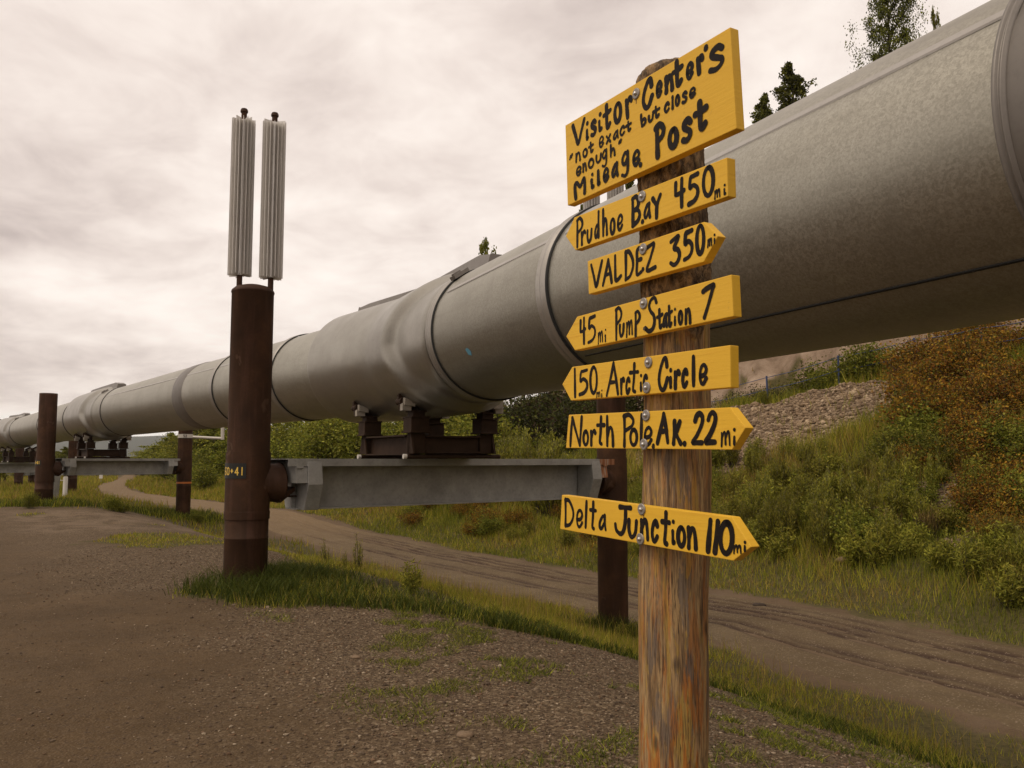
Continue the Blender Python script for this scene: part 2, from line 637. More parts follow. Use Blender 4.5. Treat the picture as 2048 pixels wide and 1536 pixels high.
M["rust"] = m_rust()
M["galv"] = m_galv()
M["cover"] = m_galv_smooth("dull_saddle_cover", (0.27, 0.25, 0.215), (0.38, 0.355, 0.305), 0.36, 0.8)
M["band"] = m_galv_smooth("dark_pipe_wrap", (0.13, 0.115, 0.10), (0.19, 0.17, 0.15), 0.5, 0.4)
M["ring"] = m_galv_smooth("joint_ring_metal", (0.33, 0.31, 0.28), (0.46, 0.43, 0.39), 0.4, 0.7)
M["seal"] = m_plain("black_seal", (0.013, 0.013, 0.012), 0.7)
M["ridge"] = m_galv_smooth("ridge_box_metal", (0.17, 0.155, 0.14), (0.24, 0.215, 0.19), 0.5, 0.4)
M["beam"] = m_beam()
M["beam_rust"] = m_beam_rust()
M["shoe"] = m_plain("dark_rusted_steel", (0.038, 0.021, 0.012), 0.7, 0.0, 0.65, 9, 0.15)
M["white"] = m_plain("off_white_paint", (0.62, 0.58, 0.52), 0.5, 0.0, 0.15)
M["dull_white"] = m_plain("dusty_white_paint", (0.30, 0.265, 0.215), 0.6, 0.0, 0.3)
M["fin"] = m_galv_smooth("radiator_aluminium", (0.60, 0.57, 0.53), (0.74, 0.71, 0.67), 0.45, 0.35)
M["plate"] = m_plain("black_number_plate", (0.009, 0.010, 0.008), 0.45, 0.0, 0.3)
M["digit"] = m_plain("yellow_number_paint", (0.75, 0.50, 0.08), 0.5, 0.0, 0.1)
M["orange"] = m_plain("orange_band_paint", (0.50, 0.15, 0.03), 0.5, 0.0, 0.2)
M["blue_tag"] = m_plain("pale_blue_tag", (0.12, 0.34, 0.46), 0.5, 0.0, 0.2)
M["paint"] = m_paint()
M["letter"] = m_letter()
M["wood"] = m_wood()
M["bolt"] = m_galv_smooth("zinc_washer", (0.24, 0.21, 0.185), (0.34, 0.31, 0.28), 0.5, 0.5)
M["screw"] = m_galv_smooth("bright_zinc_screw", (0.50, 0.48, 0.46), (0.62, 0.60, 0.57), 0.32, 0.9)
M["ground"] = m_ground()
M["road"] = m_road()
M["leaf"] = m_leaf("leaves")
M["grass"] = m_leaf("grass_blades", 0.3, 0.6)
M["bark"] = m_plain("bark_brown", (0.06, 0.045, 0.033), 0.85, 0.0, 0.5, 8)
M["birch"] = m_plain("pale_bark", (0.22, 0.19, 0.16), 0.8, 0.0, 0.5, 6)
M["stone"] = m_attr("loose_stone")
M["concrete"] = m_plain("pale_concrete", (0.36, 0.30, 0.24), 0.85, 0.0, 0.2, 20)
M["blue"] = m_plain("blue_fence_paint", (0.035, 0.055, 0.13), 0.5, 0.0, 0.3)
M["hill"] = m_plain("far_forest", (0.035, 0.042, 0.028), 0.95, 0.0, 0.35, 0.012)
M["rust_run"] = m_plain("rust_stain", (0.16, 0.075, 0.015), 0.7, 0.0, 0.4, 60)
# ================================================================ terrain
# the pipeline's plan: supports at S1, S2, S3; s runs along it, L is the distance to its right
S1 = np.array([-1.2, 11.77])
D1 = np.array([-0.4258, 0.9048])
D2 = np.array([-0.5952, 0.8036])
LEN2, LEN3 = 21.4, 22.1
S2 = S1 + D2 * LEN2
D3 = np.array([-0.593, 0.8052])
S3 = S2 + D3 * LEN3
D4 = np.array([-0.70, 0.714])
SEGS = [(S1, D1, -90.0, 0.0, 0.0), (S1, D2, 0.0, LEN2, 0.0), (S2, D3, 0.0, LEN3, LEN2), (S3, D3, 0.0, 5000.0, LEN2 + LEN3)]


def LS(x, y):
    x, y = np.asarray(x, float), np.asarray(y, float)
    best = np.full(x.shape, 1e18)
    L = np.zeros(x.shape)
    S = np.zeros(x.shape)
    for A, d, a, b, off in SEGS:
        dx, dy = x - A[0], y - A[1]
        t = np.clip(dx * d[0] + dy * d[1], a, b)
        rx, ry = dx - d[0] * t, dy - d[1] * t
        D = np.hypot(rx, ry)
        sg = np.where(rx * d[1] - ry * d[0] >= 0, 1.0, -1.0)
        m = D < best - 1e-9
        best = np.where(m, D, best)
        L = np.where(m, sg * D, L)
        S = np.where(m, t + off, S)
    return L, S


def pos(L, s):
    if s < 0:
        A, d, t = S1, D1, s
    elif s < LEN2:
        A, d, t = S1, D2, s
    else:
        A, d, t = S2, D3, s - LEN2
    return A + d * t + np.array([d[1], -d[0]]) * L


ROAD_C = ([-40, 12, 17, 22, 28, 33, 40, 51, 64, 76, 110, 200], [6.55, 6.45, 6.2, 5.8, 4.9, 4.4, 4.6, 6.3, 9.0, 12.3, 20, 40])


def road_c(s):
    return np.interp(s, *ROAD_C)


def road_z(s):
    return np.interp(s, [-40, 5, 11.6, 17.5, 22, 30, 50, 80, 130, 300], [-1.3, -1.3, -1.22, -0.95, -0.52, -0.34, -0.34, -0.5, -0.9, -1.0])


def flat_z(s):
    return np.interp(s, [-5, 8, 20, 40, 80, 130, 300], [0.0, 0.0, 0.1, -0.3, -0.45, -0.9, -1.0])


def bank(L, s):
    w = np.maximum(L - road_c(s) - 2.1, 0.0)          # metres beyond the road's far edge
    h1 = np.interp(s, [-20, -8, 0, 8, 15, 25, 40, 70, 120], [7.4, 6.7, 6.0, 5.15, 4.1, 3.0, 1.9, 0.9, 0.3])
    h2 = np.interp(s, [-20, 0, 12, 25, 40, 60, 100], [15, 14, 11.5, 6.5, 3.2, 1.5, 0.4])
    b = h1 * np.clip((w - 0.5) / 12.0, 0, 1) ** 1.12
    b = b + h2 * sstep(15.5, 24.0, w) * 0.9 + 0.05 * h2 * np.clip((w - 24) / 10, 0, 3)
    return b, w


def height(x, y, fine=True):
    x, y = np.asarray(x, float), np.asarray(y, float)
    L, s = LS(x, y)
    z0, zr = flat_z(s), road_z(s)
    # the shoulder from the gravel lot down to the track
    t = sstep(-1.5, np.maximum(road_c(s) - 2.2, 2.0), L)
    z = z0 * (1 - t) + zr * t
    b, w = bank(L, s)
    z = z + b
    if fine:
        amp = 0.04 + 0.30 * sstep(0.5, 6, w) + 0.5 * sstep(15, 20, w)
        amp = amp * np.where(np.abs(L - road_c(s)) < 2.0, 0.3, 1.0)
        z = z + (fbm(x * 0.55, y * 0.55, 4, 3) - 0.5) * 2 * amp
        # eroded gullies in the cut behind the fence
        ex = sstep(15.5, 18, w) * (1 - sstep(23, 27, w))
        z = z + ex * (fbm(x * 0.9 + 3, y * 0.5, 5, 9) - 0.5) * 1.6
    return z


def H(x, y):
    return float(height(np.array([x]), np.array([y]))[0])


def road_hw(s):
    return 2.2 * np.interp(s, [-26, 0, 5, 12, 20, 32, 45, 70], [0.96, 0.93, 0.86, 0.78, 0.72, 0.60, 0.46, 0.42])


def ground_masks(x, y):
    """grass, gravel, bare earth masks of the soil, 0..1"""
    L, s = LS(x, y)
    n = fbm(x * 1.1, y * 1.1, 4, 21)
    n2 = fbm(x * 3.0, y * 3.0, 3, 33)
    # where the lot ends: hugs the near pile, then swings right towards the viewer
    edge = np.interp(s, [-14, -7.5, -5.5, -4.5, -3.5, -2.7, -1.9, -1.2, -0.6, 0.3, 1.2, 3.0, 6.5, 9, 16, 21], [1.3, 1.2, 1.1, 1.0, -0.7, -1.4, -2.75, -3.0, -2.95, -2.5, -1.7, -0.2, -0.4, -3.0, -3.4, -3.6])
    g = sstep(-0.35, 0.35, (L - edge) + (n - 0.5) * 1.1)
    # thin grass and pale ground round the second support
    far = sstep(5.5, 8.0, s) * (1 - sstep(24, 27, s)) * (1 - 0.75 * sstep(0.3, 1.5, L + (n - 0.5) * 2))
    g = np.where(far > 0.01, g * (1 - far) + far * g * np.clip(2.6 * (n - 0.47), 0, 1) * np.where(s > 17, 1.0, 0.75) + far * g * 0.35 * sstep(18, 20, s), g)
    pg = 1 - sstep(0.55, 1.05, np.hypot((L + 1.3) / 2.3, (s - 6.9) / 1.9) + (n - 0.5) * 1.3)
    g = np.maximum(g, pg * (0.45 + 0.5 * n2))
    # the shoulder next to the track turns to bare dirt
    c = road_c(s)
    bare = (1 - sstep(0.0, 0.7, np.abs(L - c) - road_hw(s) + 0.25 + (n - 0.5) * 1.1))
    g = g * (1 - bare)
    gravel = sstep(-3.6, -2.0, L + (n - 0.5) * 1.5) * (1 - g)
    gravel = np.maximum(gravel, sstep(-5, -3, L) * sstep(-1.2, 0.5, s) * (1 - g) * 0.8)
    w = L - c - 2.1
    # the bare gravel slide below the fence, and a small one lower down at the right
    lo = np.interp(s, [3.0, 4.0, 5.5, 7.5, 10.0, 13.0, 14.5], [13.2, 10.2, 7.2, 5.6, 6.6, 9.0, 12.5])
    scree = sstep(-0.9, 0.6, w - lo + (n - 0.5) * 4.0 + (n2 - 0.5) * 2.0) * (1 - sstep(12.6, 13.4, w)) * (s < 15) * (s > 2.5)
    scree = np.maximum(scree, (1 - sstep(0.5, 1.1, np.hypot((w - 4.4) / 1.5, (s + 1.2) / 2.4) + (n - 0.5) * 1.3)))
    e = sstep(14.3, 15.8, w) * (1 - sstep(25, 28, w)) * np.where(s < 30, 1, 0)
    e = e * sstep(0.33, 0.45, n)
    g = np.where(w > 0.8, np.clip(1 - np.maximum(scree, e), 0, 1), g)
    gravel = gravel * (1 - bare)
    e = np.maximum(e, bare * 0.22)
    tan = sstep(8.5, 10.5, s) * (1 - sstep(16, 18.5, s)) * sstep(-4.2, -2.8, L) * (L < 3.5) * sstep(0.35, 0.55, n2)
    e = np.maximum(e, tan * 0.30)
    e = np.maximum(e, scree * 0.55)
    gravel = np.maximum(gravel, scree)
    return g, gravel, e, L, s


# one sheet: fine where the camera looks, coarse behind, out to the horizon
ang = np.concatenate([np.linspace(-180, -46, 34, endpoint=False), np.linspace(-46, 46, 430, endpoint=False), np.linspace(46, 180, 34, endpoint=False)])
rad = np.concatenate([[0.05], np.geomspace(0.6, 3.4, 14, endpoint=False), np.geomspace(3.4, 60, 330, endpoint=False), np.geomspace(60, 6000, 60)])
AA, RR = np.meshgrid(np.radians(ang), rad)
gx, gy = (RR * np.sin(AA)).ravel(), (RR * np.cos(AA)).ravel()
gz = height(gx, gy)
fade = sstep(250, 900, np.hypot(gx, gy))
gz = gz * (1 - fade) + fade * (-1.2)
g_, gr_, e_, L_, s_ = ground_masks(gx, gy)
gz = gz + np.where(np.hypot(gx, gy) < 60, (fbm(gx * 7, gy * 7, 3, 51) - 0.5) * 0.022, 0)
na, nr = len(ang), len(rad)
idx = np.arange(na * nr).reshape(nr, na)
q = np.stack([idx[:-1, :], idx[1:, :], np.roll(idx, -1, 1)[1:, :], np.roll(idx, -1, 1)[:-1, :]], -1).reshape(-1, 4)[:, ::-1]
ground = link("ground", np_mesh("ground", np.stack([gx, gy, gz], 1), q, M["ground"], True, np.stack([g_, gr_, e_], 1)))
tag(ground, "brown gravel lot running down to a dirt track and up a grassy bank", kind="structure")
if np.mean(ground.data.polygons[len(q) // 2].normal) < 0 and ground.data.polygons[len(q) // 2].normal.z < 0:
    ground.data.flip_normals()

# ---------------------------------------------------------------- dirt road with wheel ruts
sr = np.concatenate([np.linspace(-26, 24, 620), np.linspace(24.2, 150, 420)])
lr = np.linspace(-2.25, 2.25, 76)
rv, rc = [], []
for s in sr:
    A = pos(0, s)
    d = D1 if s < 0 else (D2 if s < LEN2 else D3)
    bl = sstep(-9, 9, s)                                  # soften the bend at the support
    if -9 < s < 9:
        d = D1 * (1 - bl) + D2 * bl
        d = d / np.linalg.norm(d)
    nrm = np.array([d[1], -d[0]])
    c = road_c(s)
    wj = float(np.interp(s, [-26, 0, 5, 12, 20, 32, 45, 70], [0.96, 0.93, 0.86, 0.78, 0.72, 0.60, 0.46, 0.42])) + 0.10 * (fbm(np.array([s * 0.7]), np.array([2.0]), 3, 4)[0] - 0.5) * 2
    for l in lr:
        P = A + nrm * (c + l * wj)
        rv.append((P[0], P[1], l, s))
rv = np.array(rv)
Lr, Sr = rv[:, 2], rv[:, 3]
wob = (fbm(Sr * 0.25, Sr * 0 + 1, 3, 8) - 0.5) * 0.5
rut = np.zeros(len(rv))
for k, (c0, w0, dep) in enumerate(((-1.05, 0.10, 1.0), (-0.72, 0.14, 0.6), (0.18, 0.10, 0.9), (0.52, 0.16, 1.0), (0.95, 0.10, 0.8), (1.35, 0.12, 0.9))):
    br = np.clip(fbm(Sr * 0.5 + 9 * k, Lr * 2, 4, 30 + k) * 3.4 - 0.95, 0, 1)
    rut = np.maximum(rut, np.exp(-((Lr - c0 - wob * (0.6 + 0.1 * k)) / w0) ** 2) * dep * br)
rut = rut * (0.35 + 0.65 * (1 - sstep(12, 20, Sr)))
lump = fbm(Lr * 7, Sr * 2.2, 4, 60) - 0.5
edgef = sstep(0.72, 1.0, np.abs(Lr) / 2.25)
gl, gs = LS(rv[:, 0], rv[:, 1])
base = height(rv[:, 0], rv[:, 1])
rz = base + 0.035 - edgef * 0.075 - 0.05 * rut + 0.045 * lump * (1 - edgef) + 0.03 * np.exp(-((np.abs(Lr - 0.35) - 0.45) / 0.12) ** 2) * lump
pale = np.clip(sstep(12, 22, Sr) * 0.75, 0, 1)
dark = np.clip(rut * 1.7 * (0.55 + 0.9 * fbm(Lr * 9, Sr * 3, 3, 90)), 0, 1) * (1 - pale * 0.8)
ri = np.arange(len(rv)).reshape(len(sr), len(lr))
q = np.stack([ri[:-1, :-1], ri[:-1, 1:], ri[1:, 1:], ri[1:, :-1]], -1).reshape(-1, 4)
road = link("road", np_mesh("road", np.stack([rv[:, 0], rv[:, 1], rz], 1), q, M["road"], True, np.stack([dark, pale, dark * 0], 1)))
tag(road, "rutted dirt track below the bank beyond the pipeline", kind="structure")

# pale paved edge at the lower left
pv = MB()
a, b = pos(-4.57, -9.5), pos(-4.52, -5.0)
n1 = np.array([D1[1], -D1[0]])
pa = [(*a, -0.1), (*b, -0.1), (*(b - n1 * 1.6), -0.1), (*(a - n1 * 1.6), -0.1)]
pv.prism(pa, (0, 0, 0.135))
tag(pv.build("concrete_path", M["concrete"], bevel=0.012), "pale concrete path along the gravel lot's left side", kind="structure")

# distant wooded ridge
hx = np.linspace(-2600, 1800, 180)
hr = np.linspace(0, 1, 14)
HX, HR = np.meshgrid(hx, hr)
HY = 2200 + HR * 900 + 120 * np.sin(HX / 700)
top = 76 + 40 * (fbm(HX / 900 + 4, HX * 0, 4, 12) - 0.4)
HZ = -3 + top * np.sin(np.clip(HR * 1.3, 0, 1) * math.pi / 2) + (fbm(HX / 60, HY / 60, 3, 2) - 0.5) * 8 * (HR > 0)
hi = np.arange(HX.size).reshape(HX.shape)
q = np.stack([hi[:-1, :-1], hi[:-1, 1:], hi[1:, 1:], hi[1:, :-1]], -1).reshape(-1, 4)
tag(link("distant_hills", np_mesh("distant_hills", np.stack([HX.ravel(), HY.ravel(), HZ.ravel()], 1), q, M["hill"], True)),
    "low wooded ridge on the horizon", kind="structure")
# ================================================================ pipeline and its supports
PR = 0.75
UP = np.array([0, 0, 1.0])


def pipe_at(s):
    """centre point, direction and right-hand normal of the pipe's axis"""
    if s < 0:
        A, d, t = S1, D1, s
    elif s < LEN2:
        A, d, t = S1, D2, s
    elif s < LEN2 + LEN3:
        A, d, t = S2, D3, s - LEN2
    else:
        A, d, t = S3, D4, s - LEN2 - LEN3
    for j, da, db in ((0.0, D1, D2), (LEN2, D2, D3), (LEN2 + LEN3, D3, D4)):
        if abs(s - j) < 1.5:                   # the elbow hidden inside the saddle cover
            k = (s - j + 1.5) / 3.0
            d = da * (1 - k) + db * k
            d = d / np.linalg.norm(d)
            break
    P = A + (D1 if s < 0 else D2 if s < LEN2 else D3 if s < LEN2 + LEN3 else D4) * t
    z = 2.94 + 0.08 * np.clip(s / LEN2, 0, 1)
    return np.array([P[0], P[1], z]), np.array([d[0], d[1], 0.0]), np.array([d[1], -d[0], 0.0])


def sweep(name, stations, rfun, mat, parent, seg=96, caps=False, phase=0.0):
    vv, fs = [], []
    for s in stations:
        P, d, n = pipe_at(s)
        for k in range(seg):
            th = 2 * math.pi * k / seg + phase      # 0 = right, 90 = up, 180 = left (towards the viewer)
            r = rfun(s, th)
            vv.append(P + n * r * math.cos(th) + UP * r * math.sin(th))
    ns = len(stations)
    for i in range(ns - 1):
        for k in range(seg):
            k2 = (k + 1) % seg
            fs.append((i * seg + k, i * seg + k2, (i + 1) * seg + k2, (i + 1) * seg + k))
    m = MB()
    m.add(vv, fs, True)
    if caps:
        m.add(vv[:seg], [tuple(range(seg))])
        m.add(vv[-seg:], [tuple(range(seg))])
    o = m.build(name, mat, parent)
    return o


pipeline = empty("pipeline", (0, 0, 0))
tag(pipeline, "huge elevated oil pipeline in grey galvanised metal running from upper right to far left", "pipeline")

JOINTS = [-9.06, -5.09, -2.34, 3.87, 7.10, 17.96, 24.6, 31.1, 41.1]
cuts = [-19.0, -9.035, -5.09, -2.34, 3.87, 7.10, 17.96, 24.6, 31.1, 41.1, 47.0, 62.0]
for a, b in zip(cuts[:-1], cuts[1:]):
    n = max(2, int((b - a) / 0.5))
    st = list(np.linspace(a, b, n + 1))
    k0 = RNG.uniform(0, 6)

    def rf(s, th, k0=k0):
        # a sheet lap: the jacket's radius steps by a few millimetres at one seam
        seam = R_(152)
        u = ((th - seam) % (2 * math.pi)) / (2 * math.pi)
        return PR + 0.004 * (1 - u) + 0.0025 * math.sin(3 * th + s * 0.8 + k0)
    sweep("pipe_section", st, rf, M["band"] if a == -19.0 else M["galv"], pipeline)


def lap(name, s0, s1, deg, w, h, mat):
    """a folded sheet lap running along the jacket"""
    m = MB()
    st = np.linspace(s0, s1, max(3, int((s1 - s0) / 0.4)))
    vv, fs = [], []
    for s in st:
        P, d, n = pipe_at(s)
        for r, dt in ((PR + 0.001, -w), (PR + h, -w * 0.7), (PR + h, w * 0.7), (PR + 0.001, w)):
            th = R_(deg) + dt / PR
            vv.append(P + n * r * math.cos(th) + UP * r * math.sin(th))
    for i in range(len(st) - 1):
        for k in range(3):
            fs.append((i * 4 + k, i * 4 + k + 1, i * 4 + 5 + k, i * 4 + 4 + k))
    m.add(vv, fs)
    return m.build(name, mat, pipeline)


def seam_theta(elev, lat, zc):
    """angle round the pipe of the visible point seen at a given elevation from the eye"""
    dz = zc - EYE[2]
    best = None
    for t in np.linspace(math.pi / 2, 3 * math.pi / 2, 721):
        x, z = lat + PR * math.cos(t), dz + PR * math.sin(t)
        if x * math.cos(t) + z * math.sin(t) > 0:
            continue
        e = math.atan2(z, x)
        if best is None or abs(e - elev) < best[0]:
            best = (abs(e - elev), t)
    return math.degrees(best[1])


t_low = seam_theta(R_(13.75), 3.925, 2.94)
t_top = seam_theta(R_(29.3), 3.925, 2.94)
lap("sheet_lap", -14.0, -5.2, t_low, 0.008, 0.008, M["seal"])
lap("sheet_lap", -8.98, -5.2, t_top, 0.030, 0.009, M["ring"])
for a, b in ((-4.95, -2.5), (4.0, 7.0), (7.3, 17.8)):
    lap("sheet_lap", a, b, t_low + 4, 0.020, 0.004, M["galv"])
    lap("sheet_lap", a, b, t_top, 0.026, 0.008, M["ring"])


def joint(s, ring_w=0.20, side=1):
    """raised joint band with two beads, and the dark seal beside it (on the nearer edge)"""
    st = [s + x for x in (0.012, 0.02, 0.06, 0.07, 0.085, 0.10, ring_w - 0.06, ring_w - 0.045, ring_w - 0.03, ring_w - 0.012, ring_w)]
    hs = (0.006, 0.014, 0.014, 0.024, 0.024, 0.014, 0.014, 0.024, 0.024, 0.012, 0.004)

    def rf(q, th):
        return PR + hs[int(np.argmin([abs(q - x) for x in st]))]
    o = sweep("joint_band", st, rf, M["ring"], pipeline)
    st2 = [s - 0.020, s - 0.016, s + 0.006, s + 0.012]
    hs2 = (0.002, 0.020, 0.020, 0.002)
    sweep("joint_seal", st2, lambda q, th: PR + hs2[int(np.argmin([abs(q - x) for x in st2]))], M["seal"], pipeline)
    return o


for s in JOINTS[1:]:
    joint(s)
# wide clamp ring at the upper right with a grey wrap beyond it
st = [-9.042, -9.040, -9.034, -9.032, -9.024, -9.022, -9.010, -9.008, -8.992, -8.988]
hs = (0.0, 0.012, 0.012, 0.022, 0.022, 0.014, 0.014, 0.026, 0.026, 0.001)
sweep("clamp_ring", st, lambda q, th: PR + hs[int(np.argmin([abs(q - x) for x in st]))], M["ridge"], pipeline)
sweep("dark_wrap", [9.27, 9.3, 10.03, 10.06], lambda q, th: PR + (0.001 if q < 9.28 or q > 10.05 else 0.013), M["band"], pipeline)["label"] = "dark grey wrap round the pipe"
tape = MB()
for s0, th0 in ((-3.22, 207),):
    P, d, n = pipe_at(s0)
    pts = []
    for ds, dt in ((-0.05, 0), (-0.03, 3.6), (0.045, 2.2), (0.06, -2.6), (0.0, -3.2)):
        P2, _, n2 = pipe_at(s0 + ds)
        th = R_(th0 + dt)
        pts.append(P2 + (n2 * math.cos(th) + UP * math.sin(th)) * (PR + 0.007))
    tape.add(pts, [tuple(range(5))])
tape.build("blue_tag", M["blue_tag"], pipeline)


# ---------------------------------------------------------------- saddle covers, ridge boxes, shoes
def saddle(c, detail=True):
    a, b = c - 2.10, c + 2.25
    st = list(np.linspace(a, a + 2.0, 30)) + list(np.linspace(a + 2.1, b - 0.42, 12)) + list(np.linspace(b - 0.4, b, 14))

    def rf(s, th):
        # the cover: full to the far end, scooped in front of the near collar on the flanks
        side = abs(math.cos(th)) ** 1.5
        low = max(0.0, -math.sin(th))
        near_end = a + 0.10 + 0.92 * side * (1 - 0.55 * low) + 0.05 * low
        k = float(sstep(near_end, near_end + 0.36, s))
        far = float(sstep(b, b - 0.26, s))
        full = 0.095 + 0.025 * side + 0.005 * low
        return PR + 0.022 + full * k * (0.12 + 0.88 * far) - (0.016 if s > b - 0.004 or s < a + 0.004 else 0)
    sweep("saddle_cover", st, rf, M["cover"], pipeline, seg=120)
    # long ridge box on top
    m = MB()
    for s0, s1 in ((c - 2.40, c + 1.95),):
        vv, fs = [], []
        ss = np.linspace(s0, s1, 14)
        for i, s in enumerate(ss):
            P, d, n = pipe_at(s)
            tp = P + UP * PR
            hh = 0.225 if 0 < i < len(ss) - 1 else 0.205
            if i == 0:
                hh = 0.16
            sh = 0.05
            for x, z in ((-0.17, -0.03), (-0.12, hh), (0.12, hh), (0.17, -0.03)):
                vv.append(tp + n * (x + sh) + UP * z)
        for i in range(len(ss) - 1):
            for k in range(4):
                fs.append((i * 4 + k, i * 4 + (k + 1) % 4, i * 4 + 4 + (k + 1) % 4, i * 4 + 4 + k))
        fs += [(0, 1, 2, 3), tuple(len(vv) - 4 + i for i in range(4))[::-1]]
        m.add(vv, fs)
    m.build("ridge_box", M["ridge"], pipeline, bevel=0.008 if detail else 0)
    # little buckle on the collar
    P, d, n = pipe_at(c - 2.36)
    th = R_(124)
    cdir = n * math.cos(th) + UP * math.sin(th)
    tdir = -n * math.sin(th) + UP * math.cos(th)
    m = MB()
    m.box(P + cdir * (PR + 0.035), d * 0.07, tdir * 0.10, cdir * 0.022)
    m.box(P + cdir * (PR + 0.06) + tdir * 0.03, d * 0.03, tdir * 0.05, cdir * 0.016)
    m.build("collar_buckle", M["ridge"], pipeline)


def shoe(c, zb, detail=True):
    P, d, n = pipe_at(c)
    P = np.array([P[0], P[1], 0.0])
    ztop = pipe_at(c)[0][2] - PR - 0.10
    hd, hn = 0.80, 0.50
    root = empty("shoe", (0, 0, 0))
    root.parent = pipeline
    Z = lambda z: UP * z
    # two longitudinal and two cross I-beams, standing on two runners that lie along the crossbeam
    for sn in (-1, 1):
        fr = MB()
        q = P + n * hn * sn
        fr.box(q + Z(zb + 0.060), d * (hd - 0.10), n * 0.10, Z(0.010))
        fr.box(q + Z(zb + 0.180), d * (hd - 0.10), n * 0.012, Z(0.11))
        fr.box(q + Z(zb + 0.300), d * (hd - 0.10), n * 0.10, Z(0.010))
        fr.build("shoe_beam", M["shoe"], root)
    for sd in (-1, 1):
        fr = MB()
        q = P + d * hd * sd
        fr.box(q + Z(zb + 0.085), n * (hn - 0.11), d * 0.09, Z(0.010))
        fr.box(q + Z(zb + 0.185), n * (hn - 0.11), d * 0.011, Z(0.09))
        fr.box(q + Z(zb + 0.285), n * (hn - 0.11), d * 0.09, Z(0.010))
        fr.build("shoe_beam", M["shoe"], root)
        rn = MB()
        rn.tube([q - n * (hn + 0.13) + Z(zb + 0.030), q + n * (hn + 0.22) + Z(zb + 0.030)], 0.030, 10)
        ro = rn.build("runner", M["shoe"], root)
        wt = MB()
        wt.tube([q - n * (hn + 0.175) + Z(zb + 0.030), q - n * (hn + 0.132) + Z(zb + 0.030)], 0.033, 10)
        wt.build("runner_cap", M["white"], root)
    for sn in (-1, 1):
        for sd in (-1, 1):
            q = P + n * hn * sn + d * hd * sd
            m = MB()
            z = zb + 0.065
            # tapered gusset, base block, spring stack with flanges, top plate
            m.prism([q + d * 0.13 + n * 0.10 * sn + Z(z), q + d * 0.05 + n * 0.10 * sn + Z(z + 0.26), q - d * 0.05 + n * 0.10 * sn + Z(z + 0.26), q - d * 0.13 + n * 0.10 * sn + Z(z)], -n * 0.03 * sn)
            m.box(q + Z(z + 0.13), d * 0.055, n * 0.10, Z(0.125))
            m.box(q + Z(z + 0.365), d * 0.125, n * 0.125, Z(0.085))
            m.box(q + Z(z + 0.272), d * 0.15, n * 0.14, Z(0.010))
            m.box(q + Z(z + 0.462), d * 0.15, n * 0.13, Z(0.010))
            m.box(q + Z(z + 0.50), d * 0.085, n * 0.085, Z(0.03))
            m.box(q + Z(z + 0.535), d * 0.12, n * 0.10, Z(0.008))
            # saddle plate curving up under the cover
            q2 = P + n * (hn + 0.05) * sn + d * hd * sd
            m.prism([q2 - n * 0.10 * sn + Z(z + 0.54), q2 + n * 0.17 * sn + Z(z + 0.54), q2 + n * 0.20 * sn + Z(z + 0.74), q2 + n * 0.13 * sn + Z(z + 0.80), q2 - n * 0.10 * sn + Z(z + 0.66)], d * 0.05)
            m.tube([q2 + n * 0.15 * sn + Z(z + 0.66) - d * 0.05, q2 + n * 0.15 * sn + Z(z + 0.66) + d * 0.10], 0.05, 12)
            m.build("shoe_leg", M["shoe"], root, bevel=0.004 if detail else 0)
            w = MB()
            w.prism([q2 + n * 0.16 * sn + Z(z + 0.70), q2 + n * 0.16 * sn + Z(z + 0.61), q2 + n * 0.02 * sn + Z(z + 0.59), q2 + n * 0.02 * sn + Z(z + 0.65)], -d * 0.12)
            w.box(q2 + n * 0.12 * sn + Z(z + 0.585) - d * 0.05, d * 0.04, n * 0.06, Z(0.045))
            w.build("white_bracket", M["dull_white"], root)


BEAM_TOP = 1.515
for c, zb, det in ((0.0, BEAM_TOP, True), (LEN2, 1.55, False), (LEN2 + LEN3, 1.38, False)):
    saddle(c, det)
    shoe(c, zb, det)


# ---------------------------------------------------------------- supports
def stroke_text(txt, x0, h, w, gap):
    """strokes of a stencil-like number, as polylines in metres"""
    G = {"6": [[(0.9, 0.95), (0.4, 1), (0.05, 0.6), (0.05, 0.2), (0.4, 0), (0.8, 0.05), (0.95, 0.3), (0.6, 0.52), (0.1, 0.4)]],
         "0": [[(0.5, 1), (0.1, 0.85), (0.05, 0.5), (0.1, 0.15), (0.5, 0), (0.9, 0.15), (0.95, 0.5), (0.9, 0.85), (0.5, 1)]],
         "+": [[(0.5, 0.3), (0.5, 0.75)], [(0.2, 0.52), (0.8, 0.52)]],
         "4": [[(0.75, 0), (0.75, 1), (0.1, 0.3), (1, 0.3)]],
         "1": [[(0.5, 0), (0.5, 1)]],
         "8": [[(0.5, 0.52), (0.1, 0.75), (0.5, 1), (0.9, 0.75), (0.5, 0.52), (0.05, 0.25), (0.5, 0), (0.95, 0.25), (0.5, 0.52)]],
         "5": [[(0.9, 1), (0.15, 1), (0.12, 0.55), (0.6, 0.6), (0.95, 0.3), (0.6, 0.0), (0.1, 0.08)]],
         "2": [[(0.1, 0.8), (0.5, 1), (0.9, 0.75), (0.1, 0), (0.95, 0)]]}
    out = []
    for ch in txt:
        for st in G[ch]:
            out.append([(x0 + px * w, py * h) for px, py in st])
        x0 += w + gap
    return out


